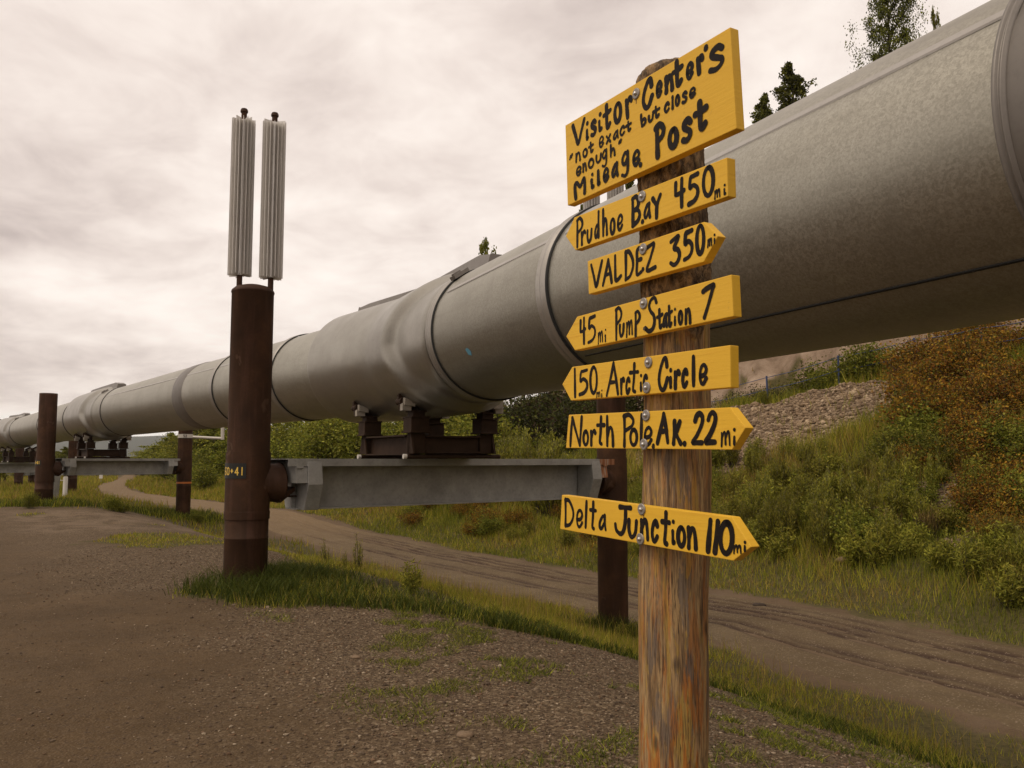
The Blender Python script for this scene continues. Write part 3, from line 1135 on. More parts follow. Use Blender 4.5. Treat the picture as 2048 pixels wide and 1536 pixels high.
def ribbon_cyl(m, strokes, c, r, th0, zc, wid):
    """paint strokes on a vertical cylinder: x runs round it anticlockwise seen from above"""
    for st in strokes:
        for (xa, ya), (xb, yb) in zip(st[:-1], st[1:]):
            dx, dy = xb - xa, yb - ya
            ln = math.hypot(dx, dy) + 1e-9
            ux, uy = dx / ln, dy / ln
            ex, ey = ux * wid * 0.4, uy * wid * 0.4
            px, py = -uy * wid / 2, ux * wid / 2
            quad = []
            for x, y in ((xa - ex - px, ya - ey - py), (xb + ex - px, yb + ey - py), (xb + ex + px, yb + ey + py), (xa - ex + px, ya - ey + py)):
                th = th0 + x / r
                quad.append((c[0] + r * math.cos(th), c[1] + r * math.sin(th), zc + y))
            m.add(quad, [(0, 1, 2, 3)])


def pile(parent, P, zbot, ztop, r, zjoin, b, mirror, dome=True, label=None):
    """b: unit vector along the crossbeam towards the other pile"""
    m = MB()
    prof = [(r * 1.015, zbot - 0.4), (r * 1.015, zjoin - 0.98), (r * 1.03, zjoin - 0.975), (r * 1.03, zjoin - 0.96), (r * 1.015, zjoin - 0.955),
            (r * 1.015, zjoin - 0.752), (r * 1.015, zjoin - 0.7505), (r * 1.06, zjoin - 0.75), (r * 1.06, zjoin - 0.7485), (r * 1.066, zjoin - 0.66), (r * 1.066, zjoin - 0.6585),
            (r * 1.045, zjoin - 0.658), (r * 1.045, zjoin - 0.6565), (r * 1.045, zjoin + 0.0385), (r * 1.045, zjoin + 0.0395), (r, zjoin + 0.04), (r, zjoin + 0.0415), (r, ztop - 0.05)]
    if dome:
        prof += [(r * 1.02, ztop - 0.045), (r * 1.03, ztop - 0.03), (r * 1.0, ztop - 0.01), (r * 0.82, ztop + 0.03), (r * 0.45, ztop + 0.055), (0.02, ztop + 0.062)]
    else:
        prof += [(r, ztop), (r * 0.93, ztop + 0.002), (r * 0.92, ztop - 0.05), (0.02, ztop - 0.05)]
    m.lathe((P[0], P[1], 0), prof, 40)
    o = m.build("pile", M["rust"], parent)
    if label:
        o["label"] = label
    # short stub that carries the beam
    k = MB()
    zc = zjoin - 0.33
    pts = [np.array([P[0], P[1], zc]) + b * x for x in (0.1, r + 0.12, r + 0.125, r + 0.15, r + 0.155)]
    k.tube(pts, [0.23, 0.23, 0.245, 0.245, 0.22], 28)
    # bent retaining plate under it
    q = np.array([P[0], P[1], zc]) + b * (r + 0.10)
    nb = np.array([-b[1], b[0], 0])
    k.prism([q - UP * 0.16 + nb * 0.12, q + b * 0.20 - UP * 0.05 + nb * 0.12, q + b * 0.20 - UP * 0.10 + nb * 0.12, q + b * 0.02 - UP * 0.24 + nb * 0.12], -nb * 0.24)
    st = k.build("beam_stub", M["rust"], o)
    return o


def radiator(parent, P, z0, z1, zt, r, zbase):
    m = MB()
    m.tube([(P[0], P[1], zbase), (P[0], P[1], zt - 0.04)], 0.034, 14)
    m.tube([(P[0], P[1], zt - 0.045), (P[0], P[1], zt - 0.02), (P[0], P[1], zt)], [0.046, 0.046, 0.036], 14)
    o = m.build("radiator", M["rust"], parent)
    f = MB()
    f.lathe((P[0], P[1], 0), [(0.052, z0), (0.052, z1)], 18)
    nf = 18
    for i in range(nf):
        a = 2 * math.pi * (i + 0.35) / nf + random.uniform(-0.03, 0.03)
        u = np.array([math.cos(a), math.sin(a), 0])
        t = np.array([-math.sin(a), math.cos(a), 0])
        za, zb_ = z0 + random.uniform(-0.012, 0.012), z1 + random.uniform(-0.02, 0.02)
        rr = r * random.uniform(0.96, 1.0)
        f.box(np.array([P[0], P[1], (za + zb_) / 2]) + u * (0.048 + rr) / 2, u * (rr - 0.048) / 2, t * 0.0026, UP * (zb_ - za) / 2)
    f.build("fins", M["fin"], o)
    return o


def crossbeam(parent, A, B, rA, rB, ztop, h, label, rust_end=None):
    """A, B pile centres; the beam spans between their stubs"""
    A3, B3 = np.array([A[0], A[1], 0.0]), np.array([B[0], B[1], 0.0])
    b = (B3 - A3) / np.linalg.norm(B3 - A3)
    nb = np.array([b[1], -b[0], 0.0])              # towards the viewer's side
    if nb[1] > 0:
        nb = -nb
    a0, b0 = A3 + b * (rA + 0.10), B3 - b * (rB + 0.10)
    a1, b1 = A3 + b * (rA + 0.30), B3 - b * (rB + 0.30)
    k = h / 0.64
    m = MB()
    c = (a0 + b0) / 2
    ln = np.linalg.norm(b0 - a0) / 2
    # top box flange with deep fascias
    m.box(c + UP * (ztop - 0.006), b * ln, nb * 0.33, UP * 0.006)
    for sg in (-1, 1):
        m.box(c + nb * 0.336 * sg + UP * (ztop - 0.047 * k), b * (ln - 0.002), nb * 0.006, UP * 0.047 * k)
    c2 = (a1 + b1) / 2
    ln2 = np.linalg.norm(b1 - a1) / 2
    m.box(c2 + UP * (ztop - 0.013 - (h - 0.026) / 2), b * ln2, nb * 0.010, UP * (h - 0.028) / 2)
    m.box(c2 + UP * (ztop - h + 0.010), b * ln2, nb * 0.15, UP * 0.010)
    # a second plate under the flange to box it near the ends
    o = m.build("crossbeam", M["beam"], parent, bevel=0.003)
    if label:
        o["label"] = label
    for e0, sg in ((a1, 1), (b1, -1)):
        s = MB()
        # bent stiffener: widest in the middle
        for off in (0.05,):
            prof = [(0.3445, -0.035 * k), (0.385, -0.32 * k), (0.27, -h), (0.03, -h), (0.03, -0.035 * k)]
            q = e0 + b * off * sg
            for side in (1, -1):
                pts = [q + nb * (x * side) + UP * (ztop + z) for x, z in prof]
                s.prism(pts, b * 0.19 * sg)
        s.build("stiffener", M["beam"], o, bevel=0.006)
        sl = MB()
        q = e0 - b * 0.10 * sg
        sl.prism([q + nb * 0.328 + UP * (ztop - 0.10 * k), q + nb * 0.36 + UP * (ztop - 0.30 * k), q + nb * 0.02 + UP * (ztop - 0.30 * k), q + nb * 0.02 + UP * (ztop - 0.10 * k)], b * 0.148 * sg)
        sl.prism([q - nb * 0.328 + UP * (ztop - 0.10 * k), q - nb * 0.36 + UP * (ztop - 0.30 * k), q - nb * 0.02 + UP * (ztop - 0.30 * k), q - nb * 0.02 + UP * (ztop - 0.10 * k)], b * 0.148 * sg)
        sl.box(q + nb * 0.348 + b * 0.05 * sg + UP * (ztop - 0.062 * k), b * 0.045, nb * 0.006, UP * 0.055 * k)
        sl.build("end_sleeve", M["beam_rust"] if (rust_end and sg == -1) else M["beam"], o)
        if rust_end and sg == -1:
            rr = MB()
            rr.box(q + nb * 0.346 + b * 0.03 * sg * 0 + UP * (ztop - 0.047 * k), b * 0.16, nb * 0.003, UP * 0.0475 * k)
            rr.build("rusted_end", M["beam_rust"], o)
        tr = MB()
        tr.tube([e0 - b * 0.30 * sg + UP * (ztop - 0.47 * k) + nb * 0.06, e0 + b * 0.05 * sg + UP * (ztop - 0.47 * k) + nb * 0.06], 0.012, 8)
        tr.build("tie_rod", M["shoe"], o)
    return o


# first support, nearest
P1, R1 = at(497, 914, 10.2), at(1224, 1000, 14.05)
sup = empty("pipe_support", (P1[0], P1[1], 0))
tag(sup, "nearest pipeline support, its rusty left pile topped by two finned radiators", "pipeline support", "pipeline supports")
SUP_OFF = np.array([P1[0], P1[1], 0.0])


def rebase(root):
    """move the parts so that the empty at the base carries them"""
    root_loc = root.location.copy()
    for ch in root.children:
        ch.matrix_parent_inverse = Matrix.Translation(-root_loc)


def unit2(a, b):
    v = np.array([b[0] - a[0], b[1] - a[1], 0.0])
    return v / np.linalg.norm(v)


bv = unit2(P1, R1)
pl = pile(sup, P1, H(P1[0], P1[1]), 3.56, 0.247, 1.555, bv, 1, True)
pr = pile(sup, R1, H(R1[0], R1[1]), 4.25, 0.240, 1.50, -bv, -1, True)
crossbeam(sup, P1, R1, 0.25, 0.25, BEAM_TOP, 0.62, None, rust_end=True)
for px0, px1, y0, y1, yt in ((478, 489, 551, 241, 218), (541, 550, 556, 246, 226)):
    a = at((px0 + px1) / 2, 400, 10.2)
    za, zb_, zt = at(px0, y0, 10.2)[2], at(px1, y1, 10.2)[2], at(px1, yt, 10.2)[2]
    zbase = 3.40
    radiator(sup, (a[0], a[1]), za, zb_, zt, 0.145, zbase)
for px in (1183, 1231):
    a = at(px, 390, 14.05)
    radiator(sup, (a[0], a[1]), 4.55, 6.62, 6.76, 0.148, 4.1)
# number plate curved round the near pile
th_c = math.atan2(-P1[1], -P1[0])
r_pl = 0.247 * 1.045 + 0.006
pm = MB()
za, zb_ = 1.285, 1.462
tha, thb = th_c - R_(94), th_c + R_(-5)
vv = []
for i in range(13):
    th = tha + (thb - tha) * i / 12
    for r in (r_pl, r_pl - 0.008):
        for z in (za, zb_):
            vv.append((P1[0] + r * math.cos(th), P1[1] + r * math.sin(th), z))
fs = []
for i in range(12):
    a = i * 4
    fs += [(a, a + 4, a + 5, a + 1), (a + 2, a + 3, a + 7, a + 6), (a + 1, a + 5, a + 7, a + 3), (a, a + 2, a + 6, a + 4)]
fs += [(0, 1, 3, 2), (48, 50, 51, 49)]
pm.add(vv, fs)
plate = pm.build("number_plate", M["plate"], pl)
dg = MB()
ribbon_cyl(dg, stroke_text("60+41", 0.02, 0.085, 0.046, 0.020), P1, r_pl + 0.0015, tha + R_(13), za + 0.042, 0.013)
dg.build("number", M["digit"], sup)
rebase(sup)

# second support
L2, R2 = at(90, 940, 27.0), at(369, 930, 30.6)
sup2 = empty("pipe_support", (L2[0], L2[1], 0))
tag(sup2, "second pipeline support from the viewer, its bare left pile standing taller than the beam", "pipeline support", "pipeline supports")
bv2 = unit2(L2, R2)
pl2 = pile(sup2, L2, H(L2[0], L2[1]), at(96, 787, 27)[2], 0.262, 1.56, bv2, 1, False)
pr2 = pile(sup2, R2, H(R2[0], R2[1]), 3.2, 0.243, 1.56, -bv2, -1, False)
crossbeam(sup2, L2, R2, 0.26, 0.25, 1.55, 0.54, None)
pm = MB()
th2 = math.atan2(-L2[1], -L2[0])
r2 = 0.262 * 1.045 + 0.006
vv, fs = [], []
for i in range(9):
    th = th2 + R_(-85 + 58 * i / 8)
    for z in (1.33, 1.50):
        vv.append((L2[0] + r2 * math.cos(th), L2[1] + r2 * math.sin(th), z))
for i in range(8):
    fs.append((i * 2, i * 2 + 2, i * 2 + 3, i * 2 + 1))
pm.add(vv, fs)
pm.build("number_plate", M["plate"], pl2)
dg = MB()
ribbon_cyl(dg, stroke_text("0+81", 0.02, 0.085, 0.045, 0.018), L2, r2 + 0.004, th2 + R_(-84), 1.375, 0.018)
dg.build("number", M["digit"], sup2)
bd = MB()
bd.lathe((R2[0], R2[1], 0), [(0.262, at(369, 967, 30.6)[2]), (0.262, at(369, 963.5, 30.6)[2])], 28)
bd.build("orange_band", M["orange"], pr2)
# white bracket: a strap round the right pile, an arm and an upturned end
wb = MB()
zs0, zs1 = at(369, 876, 30.6)[2], at(369, 868.5, 30.6)[2]
wb.lathe((R2[0], R2[1], 0), [(0.258, zs0), (0.258, zs1)], 28)
e0, e1, e2 = at(386, 874, 30.2), at(445, 877, 30.2), at(445.5, 850, 30.2)
wb.tube([e0, e1 + np.array([0, 0, 0])], 0.05, 10)
wb.tube([e1 - UP * 0.04, e2], 0.06, 10)
wb.build("white_bracket", M["white"], pr2)
dg = MB()
thb2 = math.atan2(-R2[1], -R2[0])
ribbon_cyl(dg, stroke_text("52", -0.07, 0.085, 0.05, 0.02), R2, 0.262, thb2, zs0 + 0.025, 0.016)
dg.build("number", M["plate"], sup2)
rebase(sup2)

# third support, half cut off by the frame
c3 = pipe_at(LEN2 + LEN3)[0]
n3 = np.array([D3[1], -D3[0]])
L3, R3 = c3[:2] - n3 * 2.1, at(145, 940, 48.6)[:2]
sup3 = empty("pipe_support", (R3[0], R3[1], 0))
tag(sup3, "third pipeline support, far away at the left edge behind the second one", "pipeline support", "pipeline supports")
bv3 = unit2(L3, R3)
pile(sup3, L3, H(*L3), 3.2, 0.25, 1.40, bv3, 1, False)
pile(sup3, R3, H(*R3), 3.2, 0.26, 1.40, -bv3, -1, False)
crossbeam(sup3, L3, R3, 0.25, 0.25, 1.36, 0.55, None)
rebase(sup3)
# fourth support
L4, R4 = at(37, 960, 60.0)[:2], at(64, 960, 64.0)[:2]
sup4 = empty("pipe_support", (R4[0], R4[1], 0))
tag(sup4, "farthest pipeline support, seen below the third one's crossbeam", "pipeline support", "pipeline supports")
bv4 = unit2(L4, R4)
pile(sup4, L4, H(*L4) - 0.4, 2.4, 0.27, 0.95, bv4, 1, False)
pile(sup4, R4, H(*R4) - 0.4, 2.4, 0.26, 0.95, -bv4, -1, False)
crossbeam(sup4, L4, R4, 0.15, 0.15, 0.90, 0.5, None)
rebase(sup4)
# ================================================================ mileage sign post
POST_Y = 2.62
POST_R = 0.105
BU = np.array([0.49256474, -0.8702758, 0.0])      # along the boards, towards their near (right) end
BN = np.array([-0.8702758, -0.49256474, 0.0])     # boards' facing
PC = at(1346, 900, POST_Y)
BP = PC + BN * 0.135                              # a point of the boards' painted face
BTH = 0.030


def on_board(px, py):
    r = ray(px, py)
    t = float(np.dot(BP - EYE, BN) / np.dot(r, BN))
    P = EYE + r * t
    return np.array([np.dot(P - BP, BU), P[2]])


def bpt(u, z, off=0.0):
    return np.array([BP[0], BP[1], 0]) + BU * u + UP * z + BN * off


signpost = empty("mileage_signpost", (PC[0], PC[1], H(PC[0], PC[1])))
tag(signpost, "peeled log post carrying seven yellow hand-lettered mileage boards", "signpost")
SP_LOC = signpost.location.copy()

# the log: outline followed from top to ground
prof = [(1700, 1277, 1413), (1536, 1277, 1413), (1350, 1277, 1416), (1200, 1278, 1415), (1110, 1279, 1417), (1000, 1283, 1419), (930, 1285, 1421), (810, 1289, 1421), (660, 1288, 1417),
        (570, 1285, 1417), (470, 1283, 1415), (370, 1280, 1409), (300, 1278, 1404), (230, 1276, 1401), (185, 1275, 1399), (152, 1276, 1398)]
zs, xs, ys, rs = [], [], [], []
for y, a, b in prof:
    A, B = at(a, y, POST_Y), at(b, y, POST_Y)
    zs.append(A[2]); xs.append((A[0] + B[0]) / 2); rs.append((B[0] - A[0]) / 2)
zs = np.array(zs[::-1])[::-1]
o_ = np.argsort(zs)
zs, xs, rs = zs[o_], np.array(xs)[o_], np.array(rs)[o_]
zbot = H(PC[0], PC[1]) - 0.15
zz = np.concatenate([np.linspace(zbot, zs[-1] - 0.01, 330)])
seg = 120
vv, bark = [], []
for z in zz:
    cx, r = np.interp(z, zs, xs), np.interp(z, zs, rs)
    th = np.linspace(0, 2 * math.pi, seg, endpoint=False)
    ct, st_ = np.cos(th), np.sin(th)
    # bark clings to the upper log, further down on the side away from the boards
    bl = np.interp(z, [at(0, 700, POST_Y)[2], at(0, 560, POST_Y)[2]], [0, 1])
    nb = fbm(ct * 2.3 + 5, st_ * 2.3 + z * 2.0, 4, 11)
    side = 0.5 + 0.5 * (ct * BU[0] + st_ * BU[1])
    bk = sstep(0.42, 0.50, bl * 1.05 + (nb - 0.5) * 0.9 + 0.25 * (side - 0.5) * (1 - bl))
    rough = 0.6 * (fbm(ct * 6 + 3, st_ * 6 + z * 11, 4, 70) - 0.5) + 0.7 * (fbm(ct * 16 + 3, st_ * 16 + z * 34, 3, 71) - 0.5)
    grain = fbm(ct * 11, st_ * 11 + z * 0.7, 4, 44) - 0.5
    knot = 0.004 * np.sin(z * 9 + ct * 2) * (1 - bk)
    rr = r + bk * (0.003 + 0.022 * rough) + (1 - bk) * 0.005 * grain + knot * 0.5
    for k in range(seg):
        vv.append((cx + rr[k] * ct[k], POST_Y + rr[k] * st_[k], z))
        bark.append(bk[k])
n = len(zz)
fs = []
for i in range(n - 1):
    for k in range(seg):
        k2 = (k + 1) % seg
        fs.append((i * seg + k, i * seg + k2, (i + 1) * seg + k2, (i + 1) * seg + k))
# slanting, axe-cut top
top_c = np.interp(zs[-1], zs, xs)
b0 = (n - 1) * seg
for ring, (f, dz) in enumerate(((0.93, 0.022), (0.75, 0.034), (0.4, 0.040), (0.05, 0.042))):
    for k in range(seg):
        th = 2 * math.pi * k / seg
        v = np.array(vv[b0 + k])
        wob = 0.010 * float(fbm(np.array([math.cos(th) * 3 + ring]), np.array([math.sin(th) * 3]), 3, 5)[0] - 0.5)
        vv.append((top_c + (v[0] - top_c) * f, POST_Y + (v[1] - POST_Y) * f, v[2] + dz + wob + 0.006 * math.cos(th)))
        bark.append(0.85)
    a, b = (n - 1 + ring) * seg, (n + ring) * seg
    for k in range(seg):
        k2 = (k + 1) % seg
        fs.append((a + k, a + k2, b + k2, b + k))
vv = np.array(vv) - np.array(SP_LOC)
me = np_mesh("log_post", vv, np.array(fs), M["wood"], True)
at_ = me.attributes.new("bark", "FLOAT", "POINT")
at_.data.foreach_set("value", np.array(bark, np.float32))
post = link("log_post", me, signpost)

# ---- boards (pixel outlines of their painted faces, from the photograph)
BOARDS = {
    "b1": [(1130.5, 251), (1460.5, 54), (1473, 257), (1135.3, 411.3)],
    "b2": [(1149, 434.5), (1454, 314.4), (1456, 392.3), (1150.2, 500.4), (1131.4, 472.3)],
    "b3": [(1175, 522.3), (1407.5, 443.5), (1436, 472.2), (1407.5, 523.7), (1177.3, 588.6)],
    "b4": [(1154.3, 633), (1463, 548.7), (1467, 632.5), (1149.8, 700.8), (1132.3, 672.8)],
    "b5": [(1144.4, 733.8), (1460.6, 690), (1461.5, 775), (1141.7, 801), (1124.5, 768.5)],
    "b6": [(1137.5, 829.6), (1459.6, 814.6), (1491, 855.7), (1464, 899.5), (1131.7, 896)],
    "b7": [(1123.6, 989.6), (1463.4, 1034), (1502.4, 1094), (1466.4, 1121.7), (1120, 1058)],
}
BLABEL = {
    "b1": "big yellow title board with four lines of black brush lettering",
    "b2": "yellow board pointing left, 450 mi, just under the title board",
    "b3": "short yellow board pointing right, 350 mi",
    "b4": "yellow board pointing left, 45 mi",
    "b5": "yellow board pointing left, 150 mi",
    "b6": "yellow board pointing right, 22 mi",
    "b7": "lowest yellow board, tilted down to the right, 110 mi",
}
BOLTS = {"b1": [(1273, 187.5)], "b2": [(1284.9, 392.8)], "b3": [(1287, 498)], "b4": [(1288, 606.8)], "b5": [(1297.6, 724.8), (1294, 775.4)],
         "b6": [(1292.9, 830.9), (1288.6, 888.7)], "b7": [(1284, 1018.6), (1281.6, 1078)]}

# ---- stroke alphabet in a unit box, y up
def arc(cx, cy, rx, ry, a0, a1, n=12):
    return [(cx + rx * math.cos(R_(a0 + (a1 - a0) * i / n)), cy + ry * math.sin(R_(a0 + (a1 - a0) * i / n))) for i in range(n + 1)]


OV = arc(0.5, 0.5, 0.5, 0.5, 80, 440, 22)
G = {
    "V": [[(0.02, 0.97), (0.26, 0.45), (0.47, 0.02), (0.72, 0.5), (0.97, 1.0)]],
    "i": [[(0.35, 0.56), (0.4, 0.28), (0.5, 0.03), (0.9, 0.06)], [(0.58, 1.0), (0.62, 0.98)]],
    "I": [[(0.45, 0.50), (0.5, 0.0)], [(0.55, 1.0), (0.56, 0.98)]],
    "s": [[(0.92, 0.86), (0.62, 1.0), (0.22, 0.88), (0.18, 0.68), (0.55, 0.52), (0.93, 0.36), (0.82, 0.12), (0.45, 0.0), (0.05, 0.07)]],
    "S": [[(0.95, 0.83), (0.80, 0.98), (0.5, 0.93), (0.35, 0.76), (0.5, 0.58), (0.72, 0.46), (0.80, 0.26), (0.66, 0.06), (0.34, 0.0), (0.04, 0.12)]],
    "t": [[(0.42, 1.0), (0.46, 0.45), (0.50, 0.06), (0.70, 0.0), (0.92, 0.14)], [(0.0, 0.62), (0.5, 0.65), (1.0, 0.72)]],
    "T": [[(0.55, 1.0), (0.5, 0.5), (0.38, 0.08), (0.62, 0.0)], [(0.0, 0.70), (1.0, 0.70)]],
    "o": [OV], "0": [OV],
    "r": [[(0.1, 0.95), (0.25, 0.5), (0.38, 0.0)], [(0.22, 0.55), (0.45, 0.86), (0.78, 0.98), (0.98, 0.80)]],
    "R": [[(0.1, 0.92), (0.15, 0.0)], [(0.14, 0.45), (0.45, 0.86), (0.78, 0.98), (0.98, 0.82)]],
    "C": [[(0.92, 0.72), (0.80, 0.97), (0.52, 0.94), (0.15, 0.62), (0.02, 0.28), (0.25, 0.02), (0.62, 0.02), (0.98, 0.33)]],
    "c": [[(0.95, 0.78), (0.68, 1.0), (0.25, 0.82), (0.02, 0.42), (0.2, 0.05), (0.55, 0.0), (0.95, 0.24)]],
    "e": [[(0.10, 0.40), (0.72, 0.48), (0.97, 0.76), (0.62, 1.0), (0.18, 0.84), (0.02, 0.42), (0.2, 0.06), (0.55, 0.0), (0.97, 0.26)]],
    "n": [[(0.08, 0.95), (0.12, 0.5), (0.10, 0.0)], [(0.12, 0.52), (0.4, 0.92), (0.68, 0.92), (0.84, 0.5), (0.90, 0.0)]],
    "u": [[(0.05, 1.0), (0.04, 0.45), (0.25, 0.05), (0.55, 0.04), (0.85, 0.35), (0.96, 1.0)]],
    "x": [[(0.05, 0.95), (0.95, 0.02)], [(0.92, 1.0), (0.08, 0.0)]],
    "a": [[(0.86, 0.95), (0.5, 0.86), (0.12, 0.45), (0.12, 0.1), (0.4, 0.06), (0.82, 0.5)], [(0.86, 0.98), (0.85, 0.5), (0.98, 0.0)]],
    "b": [[(0.08, 1.0), (0.12, 0.5), (0.28, 0.02)], [(0.16, 0.35), (0.6, 0.58), (0.95, 0.42), (0.8, 0.14), (0.30, 0.02)]],
    "l": [[(0.4, 1.0), (0.42, 0.5), (0.6, 0.0)]],
    "L": [[(0.18, 1.0), (0.2, 0.5), (0.25, 0.06), (0.55, 0.03), (0.97, 0.14)]],
    "k": [[(0.3, 1.0), (0.4, 0.4), (0.5, 0.06), (0.9, 0.08)]],
    "g": [[(0.86, 0.90), (0.5, 1.0), (0.12, 0.80), (0.15, 0.58), (0.5, 0.52), (0.86, 0.72)], [(0.88, 1.0), (0.92, 0.5), (0.84, 0.14), (0.5, 0.0), (0.05, 0.08)]],
    "h": [[(0.1, 1.0), (0.13, 0.5), (0.12, 0.0)], [(0.15, 0.32), (0.45, 0.60), (0.75, 0.56), (0.88, 0.3), (0.92, 0.0)]],
    "M": [[(0.12, 0.0), (0.05, 0.5), (0.06, 0.86), (0.25, 0.9), (0.52, 0.62), (0.80, 0.98), (0.9, 0.97), (0.93, 0.5), (0.92, 0.10)]],
    "P": [[(0.18, 0.97), (0.22, 0.5), (0.28, 0.0)], [(0.05, 0.93), (0.5, 1.0), (0.95, 0.85), (0.85, 0.62), (0.32, 0.50)]],
    "p": [[(0.10, 0.97), (0.12, 0.5), (0.10, 0.0)], [(0.05, 0.95), (0.55, 1.0), (0.97, 0.84), (0.85, 0.64), (0.15, 0.48)]],
    "d": [[(0.85, 1.0), (0.82, 0.5), (0.84, 0.0)], [(0.80, 0.42), (0.45, 0.48), (0.08, 0.26), (0.12, 0.05), (0.42, 0.03), (0.80, 0.30)]],
    "B": [[(0.06, 0.97), (0.10, 0.5), (0.10, 0.0)], [(0.03, 0.95), (0.5, 1.0), (0.82, 0.82), (0.72, 0.62), (0.22, 0.52)], [(0.22, 0.52), (0.75, 0.50), (0.98, 0.32), (0.75, 0.12), (0.10, 0.0)]],
    "Y": [[(0.04, 0.93), (0.52, 0.55)], [(0.96, 1.0), (0.55, 0.55), (0.5, 0.0)]],
    "4": [[(0.12, 0.92), (0.10, 0.55), (0.15, 0.48), (0.55, 0.50), (0.98, 0.56)], [(0.76, 1.0), (0.74, 0.5), (0.76, 0.0)]],
    "5": [[(0.95, 0.97), (0.5, 0.94), (0.22, 0.90), (0.16, 0.55), (0.5, 0.62), (0.92, 0.48), (0.95, 0.24), (0.6, 0.06), (0.05, 0.0)]],
    "m": [[(0.08, 0.92), (0.10, 0.5), (0.06, 0.0)], [(0.10, 0.55), (0.32, 0.98), (0.46, 0.86), (0.50, 0.15)], [(0.50, 0.55), (0.72, 1.0), (0.88, 0.90), (0.95, 0.10)]],
    "A": [[(0.06, 0.0), (0.42, 0.62), (0.60, 1.0)], [(0.60, 1.0), (0.80, 0.5), (0.95, 0.02)], [(0.34, 0.40), (0.82, 0.40)]],
    "D": [[(0.10, 1.0), (0.12, 0.5), (0.10, 0.02)], [(0.08, 0.98), (0.5, 0.97), (0.92, 0.66), (0.95, 0.36), (0.6, 0.08), (0.10, 0.0)]],
    "E": [[(0.92, 0.95), (0.4, 0.96), (0.12, 0.84), (0.14, 0.5), (0.12, 0.03), (0.95, 0.08)], [(0.15, 0.53), (0.88, 0.55)]],
    "Z": [[(0.08, 0.90), (0.4, 0.95), (0.85, 0.98), (0.5, 0.5), (0.12, 0.03), (0.96, 0.06)]],
    "3": [[(0.08, 0.85), (0.78, 0.98), (0.80, 0.90), (0.42, 0.60), (0.80, 0.50), (0.97, 0.30), (0.78, 0.08), (0.40, 0.0), (0.05, 0.10)]],
    "7": [[(0.04, 0.86), (0.35, 0.93), (0.95, 1.0), (0.86, 0.86), (0.5, 0.4), (0.15, 0.0)]],
    "1": [[(0.4, 1.0), (0.6, 0.0)]],
    "/": [[(0.74, 1.0), (0.26, 0.0)]],
    "N": [[(0.22, 0.97), (0.12, 0.5), (0.06, 0.0)], [(0.22, 0.97), (0.5, 0.5), (0.80, 0.02)], [(0.95, 1.0), (0.88, 0.5), (0.80, 0.02)]],
    "K": [[(0.22, 1.0), (0.20, 0.5), (0.10, 0.0)], [(0.85, 0.98), (0.45, 0.52), (0.25, 0.42)], [(0.35, 0.46), (0.65, 0.22), (0.95, 0.0)]],
    "2": [[(0.28, 0.76), (0.42, 0.92), (0.68, 1.0), (0.92, 0.88), (0.86, 0.64), (0.45, 0.28), (0.05, 0.04), (0.45, 0.03), (0.88, 0.03)]],
    "J": [[(0.30, 0.98), (0.97, 1.0)], [(0.66, 0.98), (0.64, 0.5), (0.52, 0.12), (0.32, 0.0), (0.08, 0.12), (0.02, 0.32)]],
    ",": [[(0.7, 1.0), (0.3, 0.0)]],
    "'": [[(0.5, 1.0), (0.5, 0.35)]],
    ".": [[(0.5, 0.6), (0.52, 0.4)]],
    '"': [[(0.38, 0.78), (0.12, 0.02)], [(0.92, 1.0), (0.70, 0.35)]],
}


def smooth(pts, n=6):
    if len(pts) < 3:
        return pts
    P = [np.array(p) for p in pts]
    P = [2 * P[0] - P[1]] + P + [2 * P[-1] - P[-2]]
    out = []
    for i in range(1, len(P) - 2):
        for k in range(n):
            t = k / n
            a, b, c, d = P[i - 1], P[i], P[i + 1], P[i + 2]
            out.append(0.5 * ((2 * b) + (-a + c) * t + (2 * a - 5 * b + 4 * c - d) * t * t + (-a + 3 * b - 3 * c + d) * t ** 3))
    out.append(P[-2])
    return out


Z2_ = (1120, 180, 6.4); Z3_ = (1260, 50, 5.487); Z4_ = (1120, 300, 5.689); Z5_ = (1160, 430, 6.827)
Z6_ = (1120, 540, 5.535); Z7_ = (1120, 680, 5.535); Z8_ = (1110, 980, 4.995)
